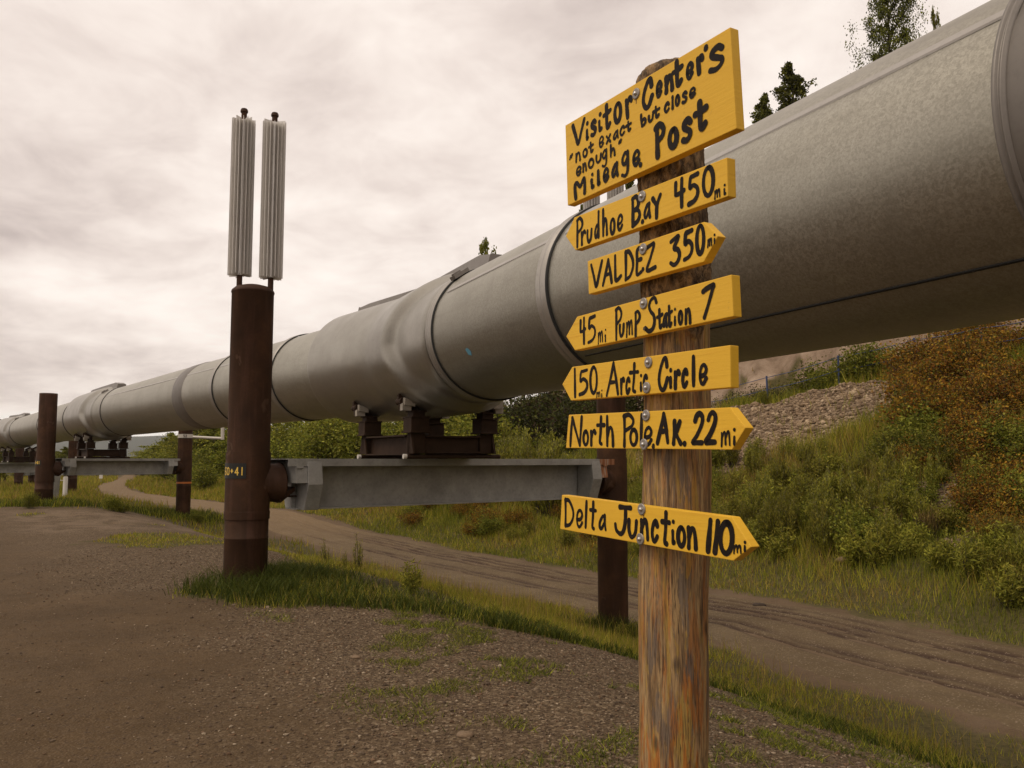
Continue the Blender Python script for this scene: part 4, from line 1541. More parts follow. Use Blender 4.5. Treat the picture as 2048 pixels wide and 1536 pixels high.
# each word: board, measuring frame, slope of its line, lean of its uprights, brush width (m), [(glyph, x0, x1, top, bottom), ...]
WORDS = [
    ("b1", Z2_, -0.55, 0.0, 0.0140, [("V", 145, 333, 383, 722), ("i", 322, 376, 400, 655), ("s", 383, 477, 368, 606), ("i", 470, 551, 285, 545), ("t", 540, 665, 165, 522), ("o", 683, 797, 142, 438), ("r", 818, 937, 72, 378)]),
    ("b1", Z3_, -0.50, 0.0, 0.0150, [("C", 125, 266, 572, 930), ("e", 280, 360, 605, 808), ("n", 370, 495, 525, 752), ("t", 450, 592, 372, 698), ("e", 610, 704, 398, 607), ("r", 715, 820, 318, 558), ("'", 815, 855, 222, 285), ("s", 850, 1050, 212, 520)]),
    ("b1", Z2_, -0.48, 0.0, 0.0078, [('"', 115, 170, 815, 897), ("n", 193, 275, 783, 927), ("o", 288, 358, 742, 870), ("t", 360, 436, 658, 815), ("e", 497, 567, 582, 740), ("x", 585, 660, 562, 690), ("a", 675, 757, 508, 640), ("c", 762, 838, 450, 592), ("t", 838, 922, 388, 540)]),
    ("b1", Z3_, -0.46, 0.0, 0.0085, [("b", 108, 187, 960, 1125), ("u", 195, 268, 975, 1072), ("t", 245, 335, 880, 1030), ("c", 372, 442, 840, 968), ("l", 455, 485, 770, 932), ("o", 492, 553, 758, 898), ("s", 565, 638, 720, 866), ("e", 648, 728, 678, 806)]),
    ("b1", Z2_, -0.47, 0.0, 0.0080, [("e", 205, 280, 970, 1106), ("n", 285, 352, 922, 1052), ("o", 360, 442, 868, 1010), ("u", 455, 541, 812, 942), ("g", 535, 612, 755, 992), ("h", 635, 719, 678, 860), ('"', 744, 798, 626, 697)]),
    ("b1", Z2_, -0.45, 0.0, 0.0135, [("M", 172, 347, 1128, 1390), ("i", 380, 447, 1055, 1278), ("k", 467, 526, 1005, 1238), ("e", 550, 635, 985, 1183), ("a", 655, 757, 918, 1126), ("g", 780, 895, 778, 1122), ("e", 928, 1034, 757, 978), (".", 1018, 1050, 942, 976)]),
    ("b1", Z3_, -0.44, 0.0, 0.0165, [("P", 258, 398, 1060, 1468), ("o", 413, 541, 1112, 1370), ("s", 558, 697, 1008, 1302), ("t", 692, 865, 810, 1180)]),
    ("b2", Z4_, -0.36, 0.0, 0.0100, [("p", 180, 268, 758, 1112), ("R", 232, 302, 905, 1088), ("u", 300, 374, 888, 1064), ("d", 385, 460, 688, 1015), ("h", 474, 552, 650, 988), ("o", 565, 634, 765, 972), ("e", 648, 722, 722, 924)]),
    ("b2", Z4_, -0.35, 0.0, 0.0125, [("B", 805, 927, 503, 876), (".", 926, 954, 794, 832), ("a", 945, 1040, 588, 793), ("Y", 1035, 1166, 494, 796)]),
    ("b2", Z4_, -0.34, 0.0, 0.0120, [("4", 1287, 1432, 310, 678), ("5", 1443, 1592, 248, 630), ("0", 1613, 1766, 170, 546)]),
    ("b2", Z4_, -0.33, 0.0, 0.0072, [("m", 1752, 1832, 443, 560), ("i", 1853, 1897, 385, 518)]),
    ("b3", Z5_, -0.30, 0.0, 0.0110, [("V", 135, 322, 622, 1008), ("A", 290, 457, 588, 970), ("L", 445, 580, 520, 922), ("D", 597, 747, 463, 896), ("E", 752, 864, 412, 842), (".", 846, 876, 718, 762), ("Z", 880, 1053, 370, 782)]),
    ("b3", Z5_, -0.30, 0.0, 0.0118, [("3", 1210, 1387, 260, 710), ("5", 1398, 1557, 178, 630), ("0", 1573, 1715, 112, 560)]),
    ("b3", Z5_, -0.29, 0.0, 0.0066, [("m", 1735, 1812, 313, 447), ("I", 1822, 1856, 253, 402)]),
    ("b4", Z6_, -0.25, 0.0, 0.0098, [("4", 211, 292, 515, 836), ("5", 300, 402, 490, 814)]),
    ("b4", Z6_, -0.25, 0.0, 0.0072, [("m", 416, 480, 675, 822), ("I", 482, 526, 648, 802)]),
    ("b4", Z6_, -0.24, 0.0, 0.0092, [("p", 606, 693, 400, 782), ("u", 650, 720, 588, 752), ("m", 727, 812, 553, 746), ("p", 821, 897, 438, 744)]),
    ("b4", Z6_, -0.23, 0.0, 0.0108, [("S", 926, 1090, 285, 697)]),
    ("b4", Z6_, -0.23, 0.0, 0.0090, [("t", 1065, 1147, 420, 664), ("a", 1130, 1197, 468, 647), ("t", 1172, 1254, 380, 642), ("I", 1256, 1293, 413, 624), ("o", 1305, 1369, 440, 618), ("n", 1375, 1463, 405, 608)]),
    ("b4", Z6_, -0.22, 0.0, 0.0118, [("7", 1562, 1728, 150, 545)]),
    ("b5", Z7_, -0.13, 0.0, 0.0105, [("1", 146, 187, 300, 648), ("5", 202, 316, 308, 620), ("0", 325, 421, 280, 608)]),
    ("b5", Z7_, -0.12, 0.0, 0.0058, [("m", 400, 450, 570, 642), ("I", 452, 476, 548, 642)]),
    ("b5", Z7_, -0.11, 0.0, 0.0100, [("A", 497, 662, 236, 630), ("R", 662, 723, 403, 614), ("c", 722, 784, 400, 607), ("T", 765, 876, 243, 594), ("I", 875, 921, 375, 575), ("c", 914, 977, 370, 547)]),
    ("b5", Z7_, -0.10, 0.0, 0.0118, [("C", 1079, 1211, 170, 574), ("i", 1206, 1247, 308, 555), ("R", 1253, 1341, 313, 557), ("c", 1341, 1427, 306, 542), ("1", 1459, 1501, 157, 529), ("e", 1533, 1641, 249, 507)]),
    ("b6", Z7_, -0.02, 0.0, 0.0112, [("N", 95, 261, 832, 1192), ("o", 248, 324, 990, 1182), ("R", 327, 406, 978, 1182), ("T", 400, 504, 830, 1174), ("h", 501, 609, 822, 1190)]),
    ("b6", Z7_, -0.02, 0.0, 0.0112, [("p", 688, 829, 803, 1194), ("o", 766, 867, 968, 1187), ("/", 878, 925, 803, 1192), ("e", 925, 1029, 946, 1178), (",", 1023, 1047, 1148, 1198)]),
    ("b6", Z7_, 0.0, 0.0, 0.0128, [("A", 1054, 1220, 788, 1168), ("K", 1230, 1362, 870, 1174), (".", 1366, 1397, 1128, 1172), ("2", 1442, 1610, 783, 1178), ("2", 1588, 1754, 770, 1172)]),
    ("b6", Z7_, 0.0, 0.0, 0.0088, [("m", 1774, 1897, 1003, 1192), ("I", 1913, 1952, 973, 1174)]),
    ("b7", Z8_, 0.16, 0.0, 0.0110, [("D", 86, 197, 80, 382), ("e", 209, 284, 184, 384), ("/", 290, 333, 95, 392), ("T", 341, 421, 103, 406), ("a", 431, 519, 228, 410)]),
    ("b7", Z8_, 0.15, 0.0, 0.0130, [("J", 586, 777, 143, 467), ("u", 721, 834, 282, 497), ("n", 841, 952, 270, 514), ("c", 954, 1043, 284, 537), ("T", 1053, 1161, 200, 564), ("i", 1154, 1209, 293, 557), ("o", 1212, 1315, 350, 586), ("n", 1310, 1437, 348, 608)]),
    ("b7", Z8_, 0.13, 0.0, 0.0150, [("/", 1494, 1592, 268, 642), ("/", 1560, 1670, 282, 654), ("0", 1630, 1797, 294, 668)]),
    ("b7", Z8_, 0.13, 0.0, 0.0080, [("m", 1776, 1872, 543, 648), ("I", 1878, 1920, 506, 620)]),
]
LEAN7 = {"0": 0.25}


def brush(m, pts2, wid, off, rr):
    """a flat brush stroke with round ends along board-plane points (u, z)"""
    P = [np.array(p) for p in pts2]
    if len(P) == 2:
        P = [P[0] + (P[1] - P[0]) * t for t in np.linspace(0, 1, 6)]
    n = len(P)
    ws = []
    ph = rr.uniform(0, 6)
    for i in range(n):
        t = i / max(1, n - 1)
        ws.append(wid / 2 * (1.0 + 0.13 * math.sin(ph + t * 5.0) + rr.uniform(-0.05, 0.05)))
    L_, R__ = [], []
    for i in range(n):
        d = P[min(i + 1, n - 1)] - P[max(i - 1, 0)]
        d = d / (np.linalg.norm(d) + 1e-9)
        nn = np.array([-d[1], d[0]])
        L_.append(P[i] + nn * ws[i])
        R__.append(P[i] - nn * ws[i])
    v = [bpt(p[0], p[1], off) for p in L_] + [bpt(p[0], p[1], off) for p in R__]
    m.add(v, [(n + i, n + i + 1, i + 1, i) for i in range(n - 1)])
    for e, s, w in ((0, -1, ws[0]), (n - 1, 1, ws[-1])):
        d = P[1] - P[0] if e == 0 else P[-1] - P[-2]
        a0 = math.atan2(d[1] * s, d[0] * s)
        fan = [P[e]] + [P[e] + w * np.array([math.cos(a0 + x), math.sin(a0 + x)]) for x in np.linspace(-math.pi / 2, math.pi / 2, 9)]
        m.add([bpt(p[0], p[1], off) for p in fan], [(0, i, i + 1) for i in range(1, 9)])


board_obj = {}
for key in BOARDS:
    poly = [on_board(*q) for q in BOARDS[key]]
    m = MB()
    m.prism([bpt(u, z) - np.array(SP_LOC) for u, z in poly], -BN * BTH)
    bo = m.build("sign_board", M["paint"], signpost, bevel=0.0022)
    bo["label"] = BLABEL[key]
    board_obj[key] = bo
    for bx, by in BOLTS[key]:
        u, z = on_board(bx, by)
        c = bpt(u, z) - np.array(SP_LOC)
        w = MB()
        w.tube([c + BN * 0.0003, c + BN * 0.0032, c + BN * 0.0042], [0.0172, 0.0172, 0.0148], 24)
        wo = w.build("washer", M["bolt"], bo)
        w = MB()
        w.tube([c + BN * 0.004, c + BN * 0.0075, c + BN * 0.0100, c + BN * 0.0108], [0.0062, 0.0062, 0.0042, 0.001], 12)
        w.build("screw_head", M["screw"], bo)

letters = {k: MB() for k in BOARDS}
cnt = {k: 0 for k in BOARDS}
rr = random.Random(3)
for key, (zx, zy, zs_), slope, lean, wid0, glyphs in WORDS:
    for ch, x0, x1, yt, yb in glyphs:
        x0, x1, yt, yb = zx + x0 / zs_, zx + x1 / zs_, zy + yt / zs_, zy + yb / zs_
        wid = wid0 * (0.92 if ch in "eag" and wid0 > 0.012 else 0.78 if ch == "m" else 1.06 if ch in "eag" else 1.2)
        xc = (x0 + x1) / 2
        # board-plane corners of the ink box, then inset by half a brush
        kx = abs(on_board(xc + 1, (yt + yb) / 2)[0] - on_board(xc, (yt + yb) / 2)[0])
        kz = abs(on_board(xc, yt)[1] - on_board(xc, yb)[1]) / max(1e-6, abs(yb - yt))
        if ch in 'iI':
            wid *= 0.86
        ix, iy = wid / 2 / kx, wid / 2 / kz
        if ch in "./,'1lI":
            ix = min(ix, (x1 - x0) * 0.42)
        if ch in ".,'":
            iy = min(iy, (yb - yt) * 0.40)
        for st in G[ch]:
            pts = []
            for u, v in smooth(st):
                lx = LEAN7.get(ch, 0) * (v - 0.5) * 0.22 * (x1 - x0) if key == "b7" else 0.0
                x = x0 + ix + u * (x1 - x0 - 2 * ix) + lx
                y = (yb - iy) + v * ((yt + iy) - (yb - iy)) + slope * (x - xc)
                pts.append(on_board(x, y))
            cnt[key] += 1
            brush(letters[key], pts, wid, 0.0006 + 0.00002 * cnt[key], rr)
for k, m in letters.items():
    m.v = [tuple(np.array(p) - np.array(SP_LOC)) for p in m.v]
    me = bpy.data.meshes.new("lettering")
    me.from_pydata(m.v, [], m.f)
    me.materials.append(M["letter"])
    link("lettering", me, board_obj[k])
# rust weeping from two of the screws
for key, bx, by, ln in (("b1", 1272, 197, 0.016), ("b7", 1287, 1028, 0.014), ("b7", 1283, 1087, 0.010)):
    m = MB()
    u, z = on_board(bx, by)
    brush(m, [(u, z), (u + 0.0015, z - ln * 0.5), (u + 0.001, z - ln)], 0.0042, 0.0004, rr)
    m.v = [tuple(np.array(p) - np.array(SP_LOC)) for p in m.v]
    m.build("rust_run", M["rust_run"], board_obj[key])
# an empty screw hole in the fourth board
u, z = on_board(1290, 657.5)
c = bpt(u, z) - np.array(SP_LOC)
w = MB()
w.tube([c + BN * 0.0025, c + BN * 0.0035], 0.0055, 12)
w.build("screw_hole", M["bark"], board_obj["b4"])
# ================================================================ vegetation
def leaf_quads(C, size, col, aspect=0.55, flat=0.0, rng=RNG, up=None, droop=0.0):
    """rhombic leaves at points C; returns verts, quad faces, colours"""
    n = len(C)
    d = rng.normal(size=(n, 3))
    d[:, 2] *= (1 - flat)
    if up is not None:
        d = d * (1 - up) + np.array([0, 0, 1.0]) * up * 1.6
    d[:, 2] -= droop
    d /= np.linalg.norm(d, axis=1, keepdims=True) + 1e-9
    a = rng.normal(size=(n, 3))
    w = np.cross(d, a)
    w /= np.linalg.norm(w, axis=1, keepdims=True) + 1e-9
    s = (size * rng.uniform(0.65, 1.3, n))[:, None]
    nn = np.cross(d, w) * 0.12
    v = np.stack([C, C + d * s * 0.5 + w * s * aspect * 0.5 + nn * s, C + d * s, C + d * s * 0.5 - w * s * aspect * 0.5 + nn * s], 1).reshape(-1, 3)
    f = np.arange(4 * n).reshape(n, 4)
    c = np.repeat(col, 4, axis=0)
    return v, f, c


def palette(cols, wts, n, rng=RNG, jit=0.25):
    cols = np.array(cols, float)
    wts = np.array(wts, float) / np.sum(wts)
    i = rng.choice(len(cols), n, p=wts)
    return np.clip(cols[i] * rng.uniform(1 - jit, 1 + jit, (n, 1)), 0, 1)


def stem_mesh(lines, radii, mat, name, seg=5):
    m = MB()
    for ln, r in zip(lines, radii):
        m.tube(ln, r, seg, caps=False)
    return m.mesh(name, mat)


GREEN = [(0.140, 0.155, 0.018), (0.185, 0.190, 0.025), (0.095, 0.110, 0.014), (0.25, 0.235, 0.034)]
YGREEN = [(0.27, 0.25, 0.036), (0.21, 0.21, 0.028), (0.33, 0.285, 0.048), (0.15, 0.155, 0.022)]
AUTUMN = [(0.27, 0.130, 0.016), (0.17, 0.070, 0.014), (0.36, 0.215, 0.026), (0.10, 0.050, 0.015), (0.17, 0.14, 0.022), (0.12, 0.12, 0.020)]
DRY = [(0.33, 0.235, 0.080), (0.24, 0.17, 0.052), (0.16, 0.105, 0.034)]
DARKG = [(0.040, 0.046, 0.011), (0.058, 0.062, 0.014), (0.080, 0.082, 0.019)]


def make_shrub(kind, seed):
    """returns (foliage mesh, stem mesh)"""
    rg = np.random.default_rng(seed)
    lines, radii, P, Cc = [], [], [], []
    if kind == "bushy":
        ns, h, spread, lpr, ls, cols, wts, asp = 26, 1.25, 0.75, 95, 0.085, GREEN, (3, 3, 2, 1.5), 0.55
    elif kind == "autumn":
        ns, h, spread, lpr, ls, cols, wts, asp = 30, 1.1, 0.75, 95, 0.062, AUTUMN, (3, 2.2, 2.2, 2, 2, 1.5), 0.65
    elif kind == "upright":
        ns, h, spread, lpr, ls, cols, wts, asp = 34, 1.5, 0.42, 75, 0.105, YGREEN, (3, 3, 2, 2), 0.24
    elif kind == "dark":
        ns, h, spread, lpr, ls, cols, wts, asp = 30, 1.3, 0.95, 70, 0.075, DARKG + [(0.06, 0.035, 0.02)], (3, 3, 2, 2), 0.55
    elif kind == "weed":
        ns, h, spread, lpr, ls, cols, wts, asp = 16, 0.7, 0.3, 55, 0.085, YGREEN + GREEN[1:2] + GREEN[3:], (3, 2, 2, 1, 2, 2), 0.3
    elif kind == "stalks":
        ns, h, spread, lpr, ls, cols, wts, asp = 7, 1.0, 0.16, 60, 0.05, YGREEN, (3, 3, 2, 2), 0.25
    elif kind == "drygrass":
        ns, h, spread, lpr, ls, cols, wts, asp = 60, 0.8, 0.45, 22, 0.16, DRY + YGREEN[:1], (3, 3, 2, 2), 0.07
    elif kind == "alder":
        ns, h, spread, lpr, ls, cols, wts, asp = 34, 2.6, 1.1, 130, 0.12, GREEN + YGREEN[:2], (3, 3, 2, 2, 2, 2), 0.6
    for i in range(ns):
        a = rg.uniform(0, 2 * math.pi)
        r = spread * math.sqrt(rg.uniform(0.02, 1))
        hh = h * rg.uniform(0.55, 1.0) * (1 - 0.35 * (r / spread) ** 2)
        b = np.array([math.cos(a), math.sin(a), 0]) * r * 0.25
        t = np.array([math.cos(a) * r, math.sin(a) * r, hh])
        mid = b * 0.5 + t * 0.5 + rg.normal(size=3) * 0.05 * h
        ln = [b * (1 - u) ** 2 + 2 * mid * u * (1 - u) + t * u * u for u in np.linspace(0, 1, 5)]
        lines.append(ln)
        r0 = 0.006 + 0.004 * h
        radii.append([r0 * (1 - 0.75 * u) for u in np.linspace(0, 1, 5)])
        lo = 0.35 if kind in ("bushy", "dark", "alder", "autumn") else 0.18
        us = rg.uniform(lo, 1.02, lpr)
        A, B, C2 = (np.array(x) for x in (b, mid, t))
        pp = A * ((1 - us) ** 2)[:, None] + 2 * B * (us * (1 - us))[:, None] + C2 * (us ** 2)[:, None]
        sc = {"bushy": 0.13, "dark": 0.16, "alder": 0.27, "autumn": 0.12, "upright": 0.035, "weed": 0.05, "drygrass": 0.03, "stalks": 0.018}[kind]
        pp = pp + rg.normal(size=pp.shape) * sc
        pp[:, 2] = np.maximum(pp[:, 2], 0.03)
        P.append(pp)
        Cc.append(palette(cols, wts, lpr, rg) * rg.uniform(0.75, 1.25))
    P, Cc = np.concatenate(P), np.concatenate(Cc)
    upv = {"upright": 0.55, "stalks": 0.6, "weed": 0.3, "drygrass": 0.75}.get(kind)
    v, f, c = leaf_quads(P, ls, Cc, asp, 0.2, rg, upv)
    if kind == "upright":                                     # pale seed plumes at the tips
        T = np.concatenate([np.array(l[-1])[None] + rg.normal(size=(14, 3)) * (0.02, 0.02, 0.09) for l in lines[::2]])
        v2, f2, c2 = leaf_quads(T, 0.06, palette([(0.24, 0.22, 0.09), (0.19, 0.18, 0.06)], (1, 1), len(T), rg), 0.3, 0.2, rg, 0.5)
        f = np.concatenate([f, f2 + len(v)]); v = np.concatenate([v, v2]); c = np.concatenate([c, c2])
    fm = np_mesh("foliage", v, f, M["leaf"], False, c)
    return fm, stem_mesh(lines, radii, M["bark"], "stems", 4)


SHRUB = {}
for k, n in (("bushy", 3), ("autumn", 3), ("upright", 3), ("dark", 2), ("weed", 3), ("drygrass", 2), ("alder", 3), ("stalks", 2)):
    SHRUB[k] = [make_shrub(k, 100 + 7 * i + len(k)) for i in range(n)]
PNAME = {"bushy": "leafy_shrub", "autumn": "autumn_shrub", "upright": "tall_weed", "dark": "dark_shrub", "weed": "weed", "drygrass": "dry_grass_tuft", "alder": "alder_bush", "stalks": "weed_stalk"}
PCAT = {"bushy": "shrub", "autumn": "shrub", "upright": "weed", "dark": "shrub", "weed": "weed", "drygrass": "grass tuft", "alder": "bush", "stalks": "weed"}


def col_at(px, L0):
    """ground point under an image column at a given distance right of the pipeline"""
    a = (px - 1024.0) / FOC * 1.0
    Y = np.linspace(3, 160, 3200)
    L, s = LS(a * Y, Y)
    i = np.argmax(L >= L0)
    return a * Y[i], Y[i]


vr = random.Random(11)


def plant(kind, x, y, sc, label, group=None, tilt=0.10, sink=0.03):
    fm, sm = vr.choice(SHRUB[kind])
    o = empty(PNAME[kind], (x, y, H(x, y) - sink), vr.uniform(0, 6.28))
    o.rotation_euler = (vr.uniform(-tilt, tilt), vr.uniform(-tilt, tilt), vr.uniform(0, 6.28))
    o.scale = (sc * vr.uniform(0.85, 1.2), sc * vr.uniform(0.85, 1.2), sc * vr.uniform(0.85, 1.15))
    tag(o, label, PCAT[kind], group)
    link("foliage", fm, o)
    link("stems", sm, o)
    return o


def scatter(kind, n, px, Lr, sc, label, group):
    spots = [(vr.uniform(*px), vr.uniform(*Lr), vr.uniform(*sc)) for _ in range(n)]
    for p, l, k in spots:
        x, y = col_at(p, l)
        u, q = (p - px[0]) / (px[1] - px[0]), (k - sc[0]) / (sc[1] - sc[0])
        side = "left" if u < 0.34 else "middle" if u < 0.67 else "right"
        size = "small " if q < 0.4 else "" if q < 0.7 else "large "
        row = "front" if l < (Lr[0] + Lr[1]) / 2 else "back"
        plant(kind, x, y, k, size + label + ", " + side + ", " + row, group)


# ---- the bank right of the signpost
scatter("autumn", 24, (1820, 2060), (16.5, 22.5), (0.9, 1.6), "rust-orange shrub in the bank's upper right thicket", "autumn shrubs on the upper right bank")
scatter("autumn", 16, (1800, 2010), (14.5, 19.0), (0.6, 1.2), "brown-orange shrub right of the scree", "autumn shrubs beside the scree")
scatter("bushy", 10, (1780, 2070), (12.5, 17.0), (0.6, 1.1), "dark green bush among dry grass at the right edge", "green bushes at the right edge")
scatter("autumn", 9, (1850, 2070), (11.5, 16.0), (0.5, 0.9), "low brown shrub among green bushes at the right edge", "low brown shrubs at the right edge")
scatter("drygrass", 16, (1740, 2070), (11.5, 17.5), (0.5, 0.9), "pale dry grass tuft leaning on the right bank", "dry grass tufts on the right bank")
scatter("bushy", 7, (1590, 1740), (11.3, 13.6), (0.45, 0.8), "light green leafy weed bush halfway up the bank", "leafy weed bushes in mid bank")
scatter("upright", 20, (1440, 1780), (10.8, 14.0), (0.5, 0.9), "tall green weed standing in mid-bank grass", "tall weeds in mid bank")
scatter("weed", 34, (1430, 2060), (9.9, 14.5), (0.7, 1.4), "green weed in the bank's tall grass", "small weeds in the bank grass")
scatter("bushy", 9, (1610, 1830), (22.2, 23.8), (0.9, 1.5), "fresh green bush behind the blue fence", "green bushes behind the blue fence")
scatter("weed", 8, (1480, 1660), (21.8, 23.5), (0.7, 1.2), "green weed at the blue fence's foot", "weeds along the blue fence")
scatter("dark", 6, (1430, 1560), (23.0, 26.0), (0.7, 1.1), "dark scrubby shrub at the foot of the earth cut", "dark shrubs under the earth cut")
scatter("autumn", 10, (1880, 2080), (22.0, 26.0), (1.0, 1.6), "reddish shrub behind the fence's right end", "reddish shrubs behind the fence end")
scatter("weed", 34, (1420, 2060), (10.2, 15.5), (0.7, 1.3), "tall weed filling the bank's green cover", "tall weeds filling the bank")
scatter("upright", 44, (1420, 2060), (10.8, 16.0), (0.4, 0.75), "slender pale weed in the bank's green cover", "slender weeds filling the bank")
scatter("autumn", 12, (1940, 2075), (11.0, 16.0), (0.6, 1.1), "rusty shrub low on the bank's right edge", "rusty shrubs low on the right edge")
scatter("weed", 26, (1260, 1440), (9.8, 15.5), (0.7, 1.2), "tall weed on the bank near the log post", "tall weeds near the log post")
# ---- behind the crossbeam
scatter("upright", 30, (965, 1150), (11.5, 14.5), (1.1, 1.7), "tall pale green willow weed behind the crossbeam", "tall willow weeds behind the crossbeam")
scatter("dark", 20, (960, 1290), (17.5, 22.0), (1.5, 2.4), "dark tangled shrub on the bank behind the pipe shoe", "dark shrubs behind the pipe shoe")
scatter("bushy", 16, (540, 980), (9.6, 12.0), (0.55, 1.0), "green bush below the crossbeam, beside the track", "green bushes below the crossbeam")
scatter("autumn", 20, (680, 1290), (9.3, 12.0), (0.4, 0.85), "low orange-brown shrub below the crossbeam", "orange shrubs below the crossbeam")
scatter("weed", 16, (560, 1290), (9.0, 11.0), (0.6, 1.1), "weed on the track's far verge", "weeds on the far verge")
scatter("alder", 26, (545, 740), (11.5, 18.0), (0.9, 1.45), "yellow-green alder bush seen under the pipe", "alder bushes under the pipe")
scatter("alder", 12, (740, 960), (13.0, 20.0), (0.9, 1.4), "green alder bush behind the pipe shoe", "alder bushes behind the pipe shoe")
scatter("autumn", 8, (860, 980), (11.5, 14.0), (0.7, 1.1), "yellow-orange shrub seen through the pipe shoe", "yellow shrubs seen through the shoe")
scatter("bushy", 14, (380, 460), (8.2, 14.0), (0.9, 1.6), "green roadside bush between the two nearer supports", "roadside bushes between the supports")
scatter("alder", 16, (330, 470), (13.0, 24.0), (1.2, 1.9), "tall alder bush right of the far track", "alder bushes along the far track")
scatter("bushy", 8, (1290, 1440), (10.5, 15.0), (0.4, 0.7), "green weed bush on the bank just behind the signpost", "weed bushes behind the signpost")

# ---- single plants near the viewer
x, y, _ = at(826, 1168, 10.4)
plant("weed", x, y, 0.55, "dark bushy weed standing in the grass strip right of the near pile")
for px, py, Y, s in ((715, 1115, 13.2, 0.9), (655, 1100, 14.0, 0.8), (690, 1112, 13.0, 0.55), (880, 1172, 10.8, 0.45)):
    x, y, _ = at(px, py, Y)
    plant("stalks", x, y, s * 0.7, "thin yellow-green weed stalks at the near edge of the track", "thin weed stalks by the track")
for px, py, Y in ((225, 1003, 25.5), (245, 1003, 26.0), (60, 1006, 25.0), (395, 1015, 29.0)):
    x, y, _ = at(px, py, Y)
    plant("bushy", x, y, 0.38, "low leafy clump in the grass by the second support", "leafy clumps by the second support")


for px, py, Y, s in ((610, 1180, 9.9, 0.25), (700, 1196, 9.5, 0.22), (985, 1225, 9.0, 0.28), (1085, 1235, 9.3, 0.25), (560, 1195, 9.4, 0.2), (1450, 1330, 8.4, 0.22), (1530, 1345, 8.6, 0.24), (1240, 1240, 13.2, 0.4), (1268, 1250, 13.6, 0.42)):
    x, y, _ = at(px, py, Y)
    plant("weed", x, y, s, "low broad-leaved weed in the grass strip, " + ("left of the log post" if px < 1150 else "right of the log post" if px > 1300 else "at the far pile's foot"), "low weeds in the grass strip")


# ---------------------------------------------------------------- trees
def make_tree(seed, h, crown0, wid, nl, leaves, ls, cols, wts, shape="oval", bark="bark", gaps=1.0, nsp=5, csz=0.17):
    rg = np.random.default_rng(seed)
    tl, tr, P, Cc = [], [], [], []
    lean = rg.normal(size=2) * 0.03 * h
    trunk = [np.array([lean[0] * u * u, lean[1] * u * u, h * u]) for u in np.linspace(0, 0.97, 9)]
    tl.append(trunk)
    tr.append([0.020 * h * (1 - 0.9 * u) + 0.01 for u in np.linspace(0, 1, 9)])
    per = leaves // nl
    for i in range(nl):
        u = crown0 + (0.97 - crown0) * (i + rg.uniform(0, 1)) / nl
        k = (u - crown0) / (1 - crown0)
        if shape == "oval":
            w = wid * math.sin(math.pi * min(0.97, 0.15 + 0.8 * k)) ** 0.8
        else:
            w = wid * (1.0 - k) ** 0.75 + 0.05 * wid
        w *= rg.uniform(0.55, 1.15)
        a = rg.uniform(0, 2 * math.pi)
        b = np.array([lean[0] * u * u, lean[1] * u * u, h * u])
        t = b + np.array([math.cos(a) * w, math.sin(a) * w, w * rg.uniform(-0.05, 0.65)])
        mid = (b + t) / 2 + np.array([0, 0, 0.12 * w])
        ln = [b * (1 - q) ** 2 + 2 * mid * q * (1 - q) + t * q * q for q in np.linspace(0, 1, 5)]
        tl.append(ln)
        tr.append([0.0065 * h * (1 - 0.8 * q) * (1 - 0.6 * k) + 0.004 for q in np.linspace(0, 1, 5)])
        nt = nsp
        for j in range(nt):                               # leafy sprays along the limb
            q = rg.uniform(0.35, 1.0)
            base = b * (1 - q) ** 2 + 2 * mid * q * (1 - q) + t * q * q
            c = base + rg.normal(size=3) * 0.16 * w * gaps
            tl.append([base, (base + c) / 2 + rg.normal(size=3) * 0.02, c])
            tr.append([0.003 * h * 0.4, 0.005, 0.003])
            n = per // nt
            sp = rg.normal(size=(n, 3)) * np.array([1, 1, 0.7]) * csz * w
            P.append(c + sp)
            Cc.append(palette(cols, wts, n, rg) * rg.uniform(0.7, 1.25))
    P, Cc = np.concatenate(P), np.concatenate(Cc)
    v, f, c = leaf_quads(P, ls, Cc, 0.7, 0.1, rg, None, 0.25)
    return np_mesh("crown", v, f, M["leaf"], False, c), stem_mesh(tl, tr, M[bark], "trunk", 6)


TREES = {
    "birch": [make_tree(41, 7.0, 0.16, 1.7, 34, 5200, 0.17, GREEN + YGREEN[:2], (3, 3, 2, 2, 2, 2), "oval"),
              make_tree(42, 8.0, 0.14, 1.8, 36, 5600, 0.17, GREEN + YGREEN[:1], (3, 3, 3, 1, 2), "cone"),
              make_tree(43, 6.0, 0.12, 1.9, 32, 5000, 0.16, GREEN + YGREEN[:3], (2, 3, 2, 2, 2, 2, 1), "oval")],
    "poplar": [make_tree(51, 11.0, 0.10, 2.3, 64, 34000, 0.115, DARKG[1:] + GREEN[:2], (2, 3, 3, 3), "oval", "bark", 1.4, 9, 0.12),
               make_tree(57, 9.0, 0.10, 2.0, 90, 18000, 0.12, DARKG[1:] + GREEN[:2], (2, 3, 3, 3), "cone", "bark", 1.0, 7, 0.14)],
}


def tree(kind, i, x, y, sc, label, group=None, rz=None, sxy=1.0, zoff=0.0):
    cm, tm = TREES[kind][i]
    o = empty(kind + "_tree", (x, y, H(x, y) - 0.1 + zoff))
    o.rotation_euler = (0, 0, vr.uniform(0, 6.28) if rz is None else rz)
    o.scale = (sc * sxy, sc * sxy, sc)
    tag(o, label, "tree", group)
    link("crown", cm, o)
    link("trunk", tm, o)
    return o


def top_tree(kind, i, px, ytop, Y, sc_w, label, group=None, rz=None, hh=11.0):
    """a tree whose tip reaches a given height in the picture, standing at depth Y"""
    q = at(px, ytop, Y)
    x, y = q[0], q[1]
    h = q[2] - H(x, y) + 0.1
    sc = h / hh
    return tree(kind, i, x, y, sc, label, group, rz, sc_w / sc)


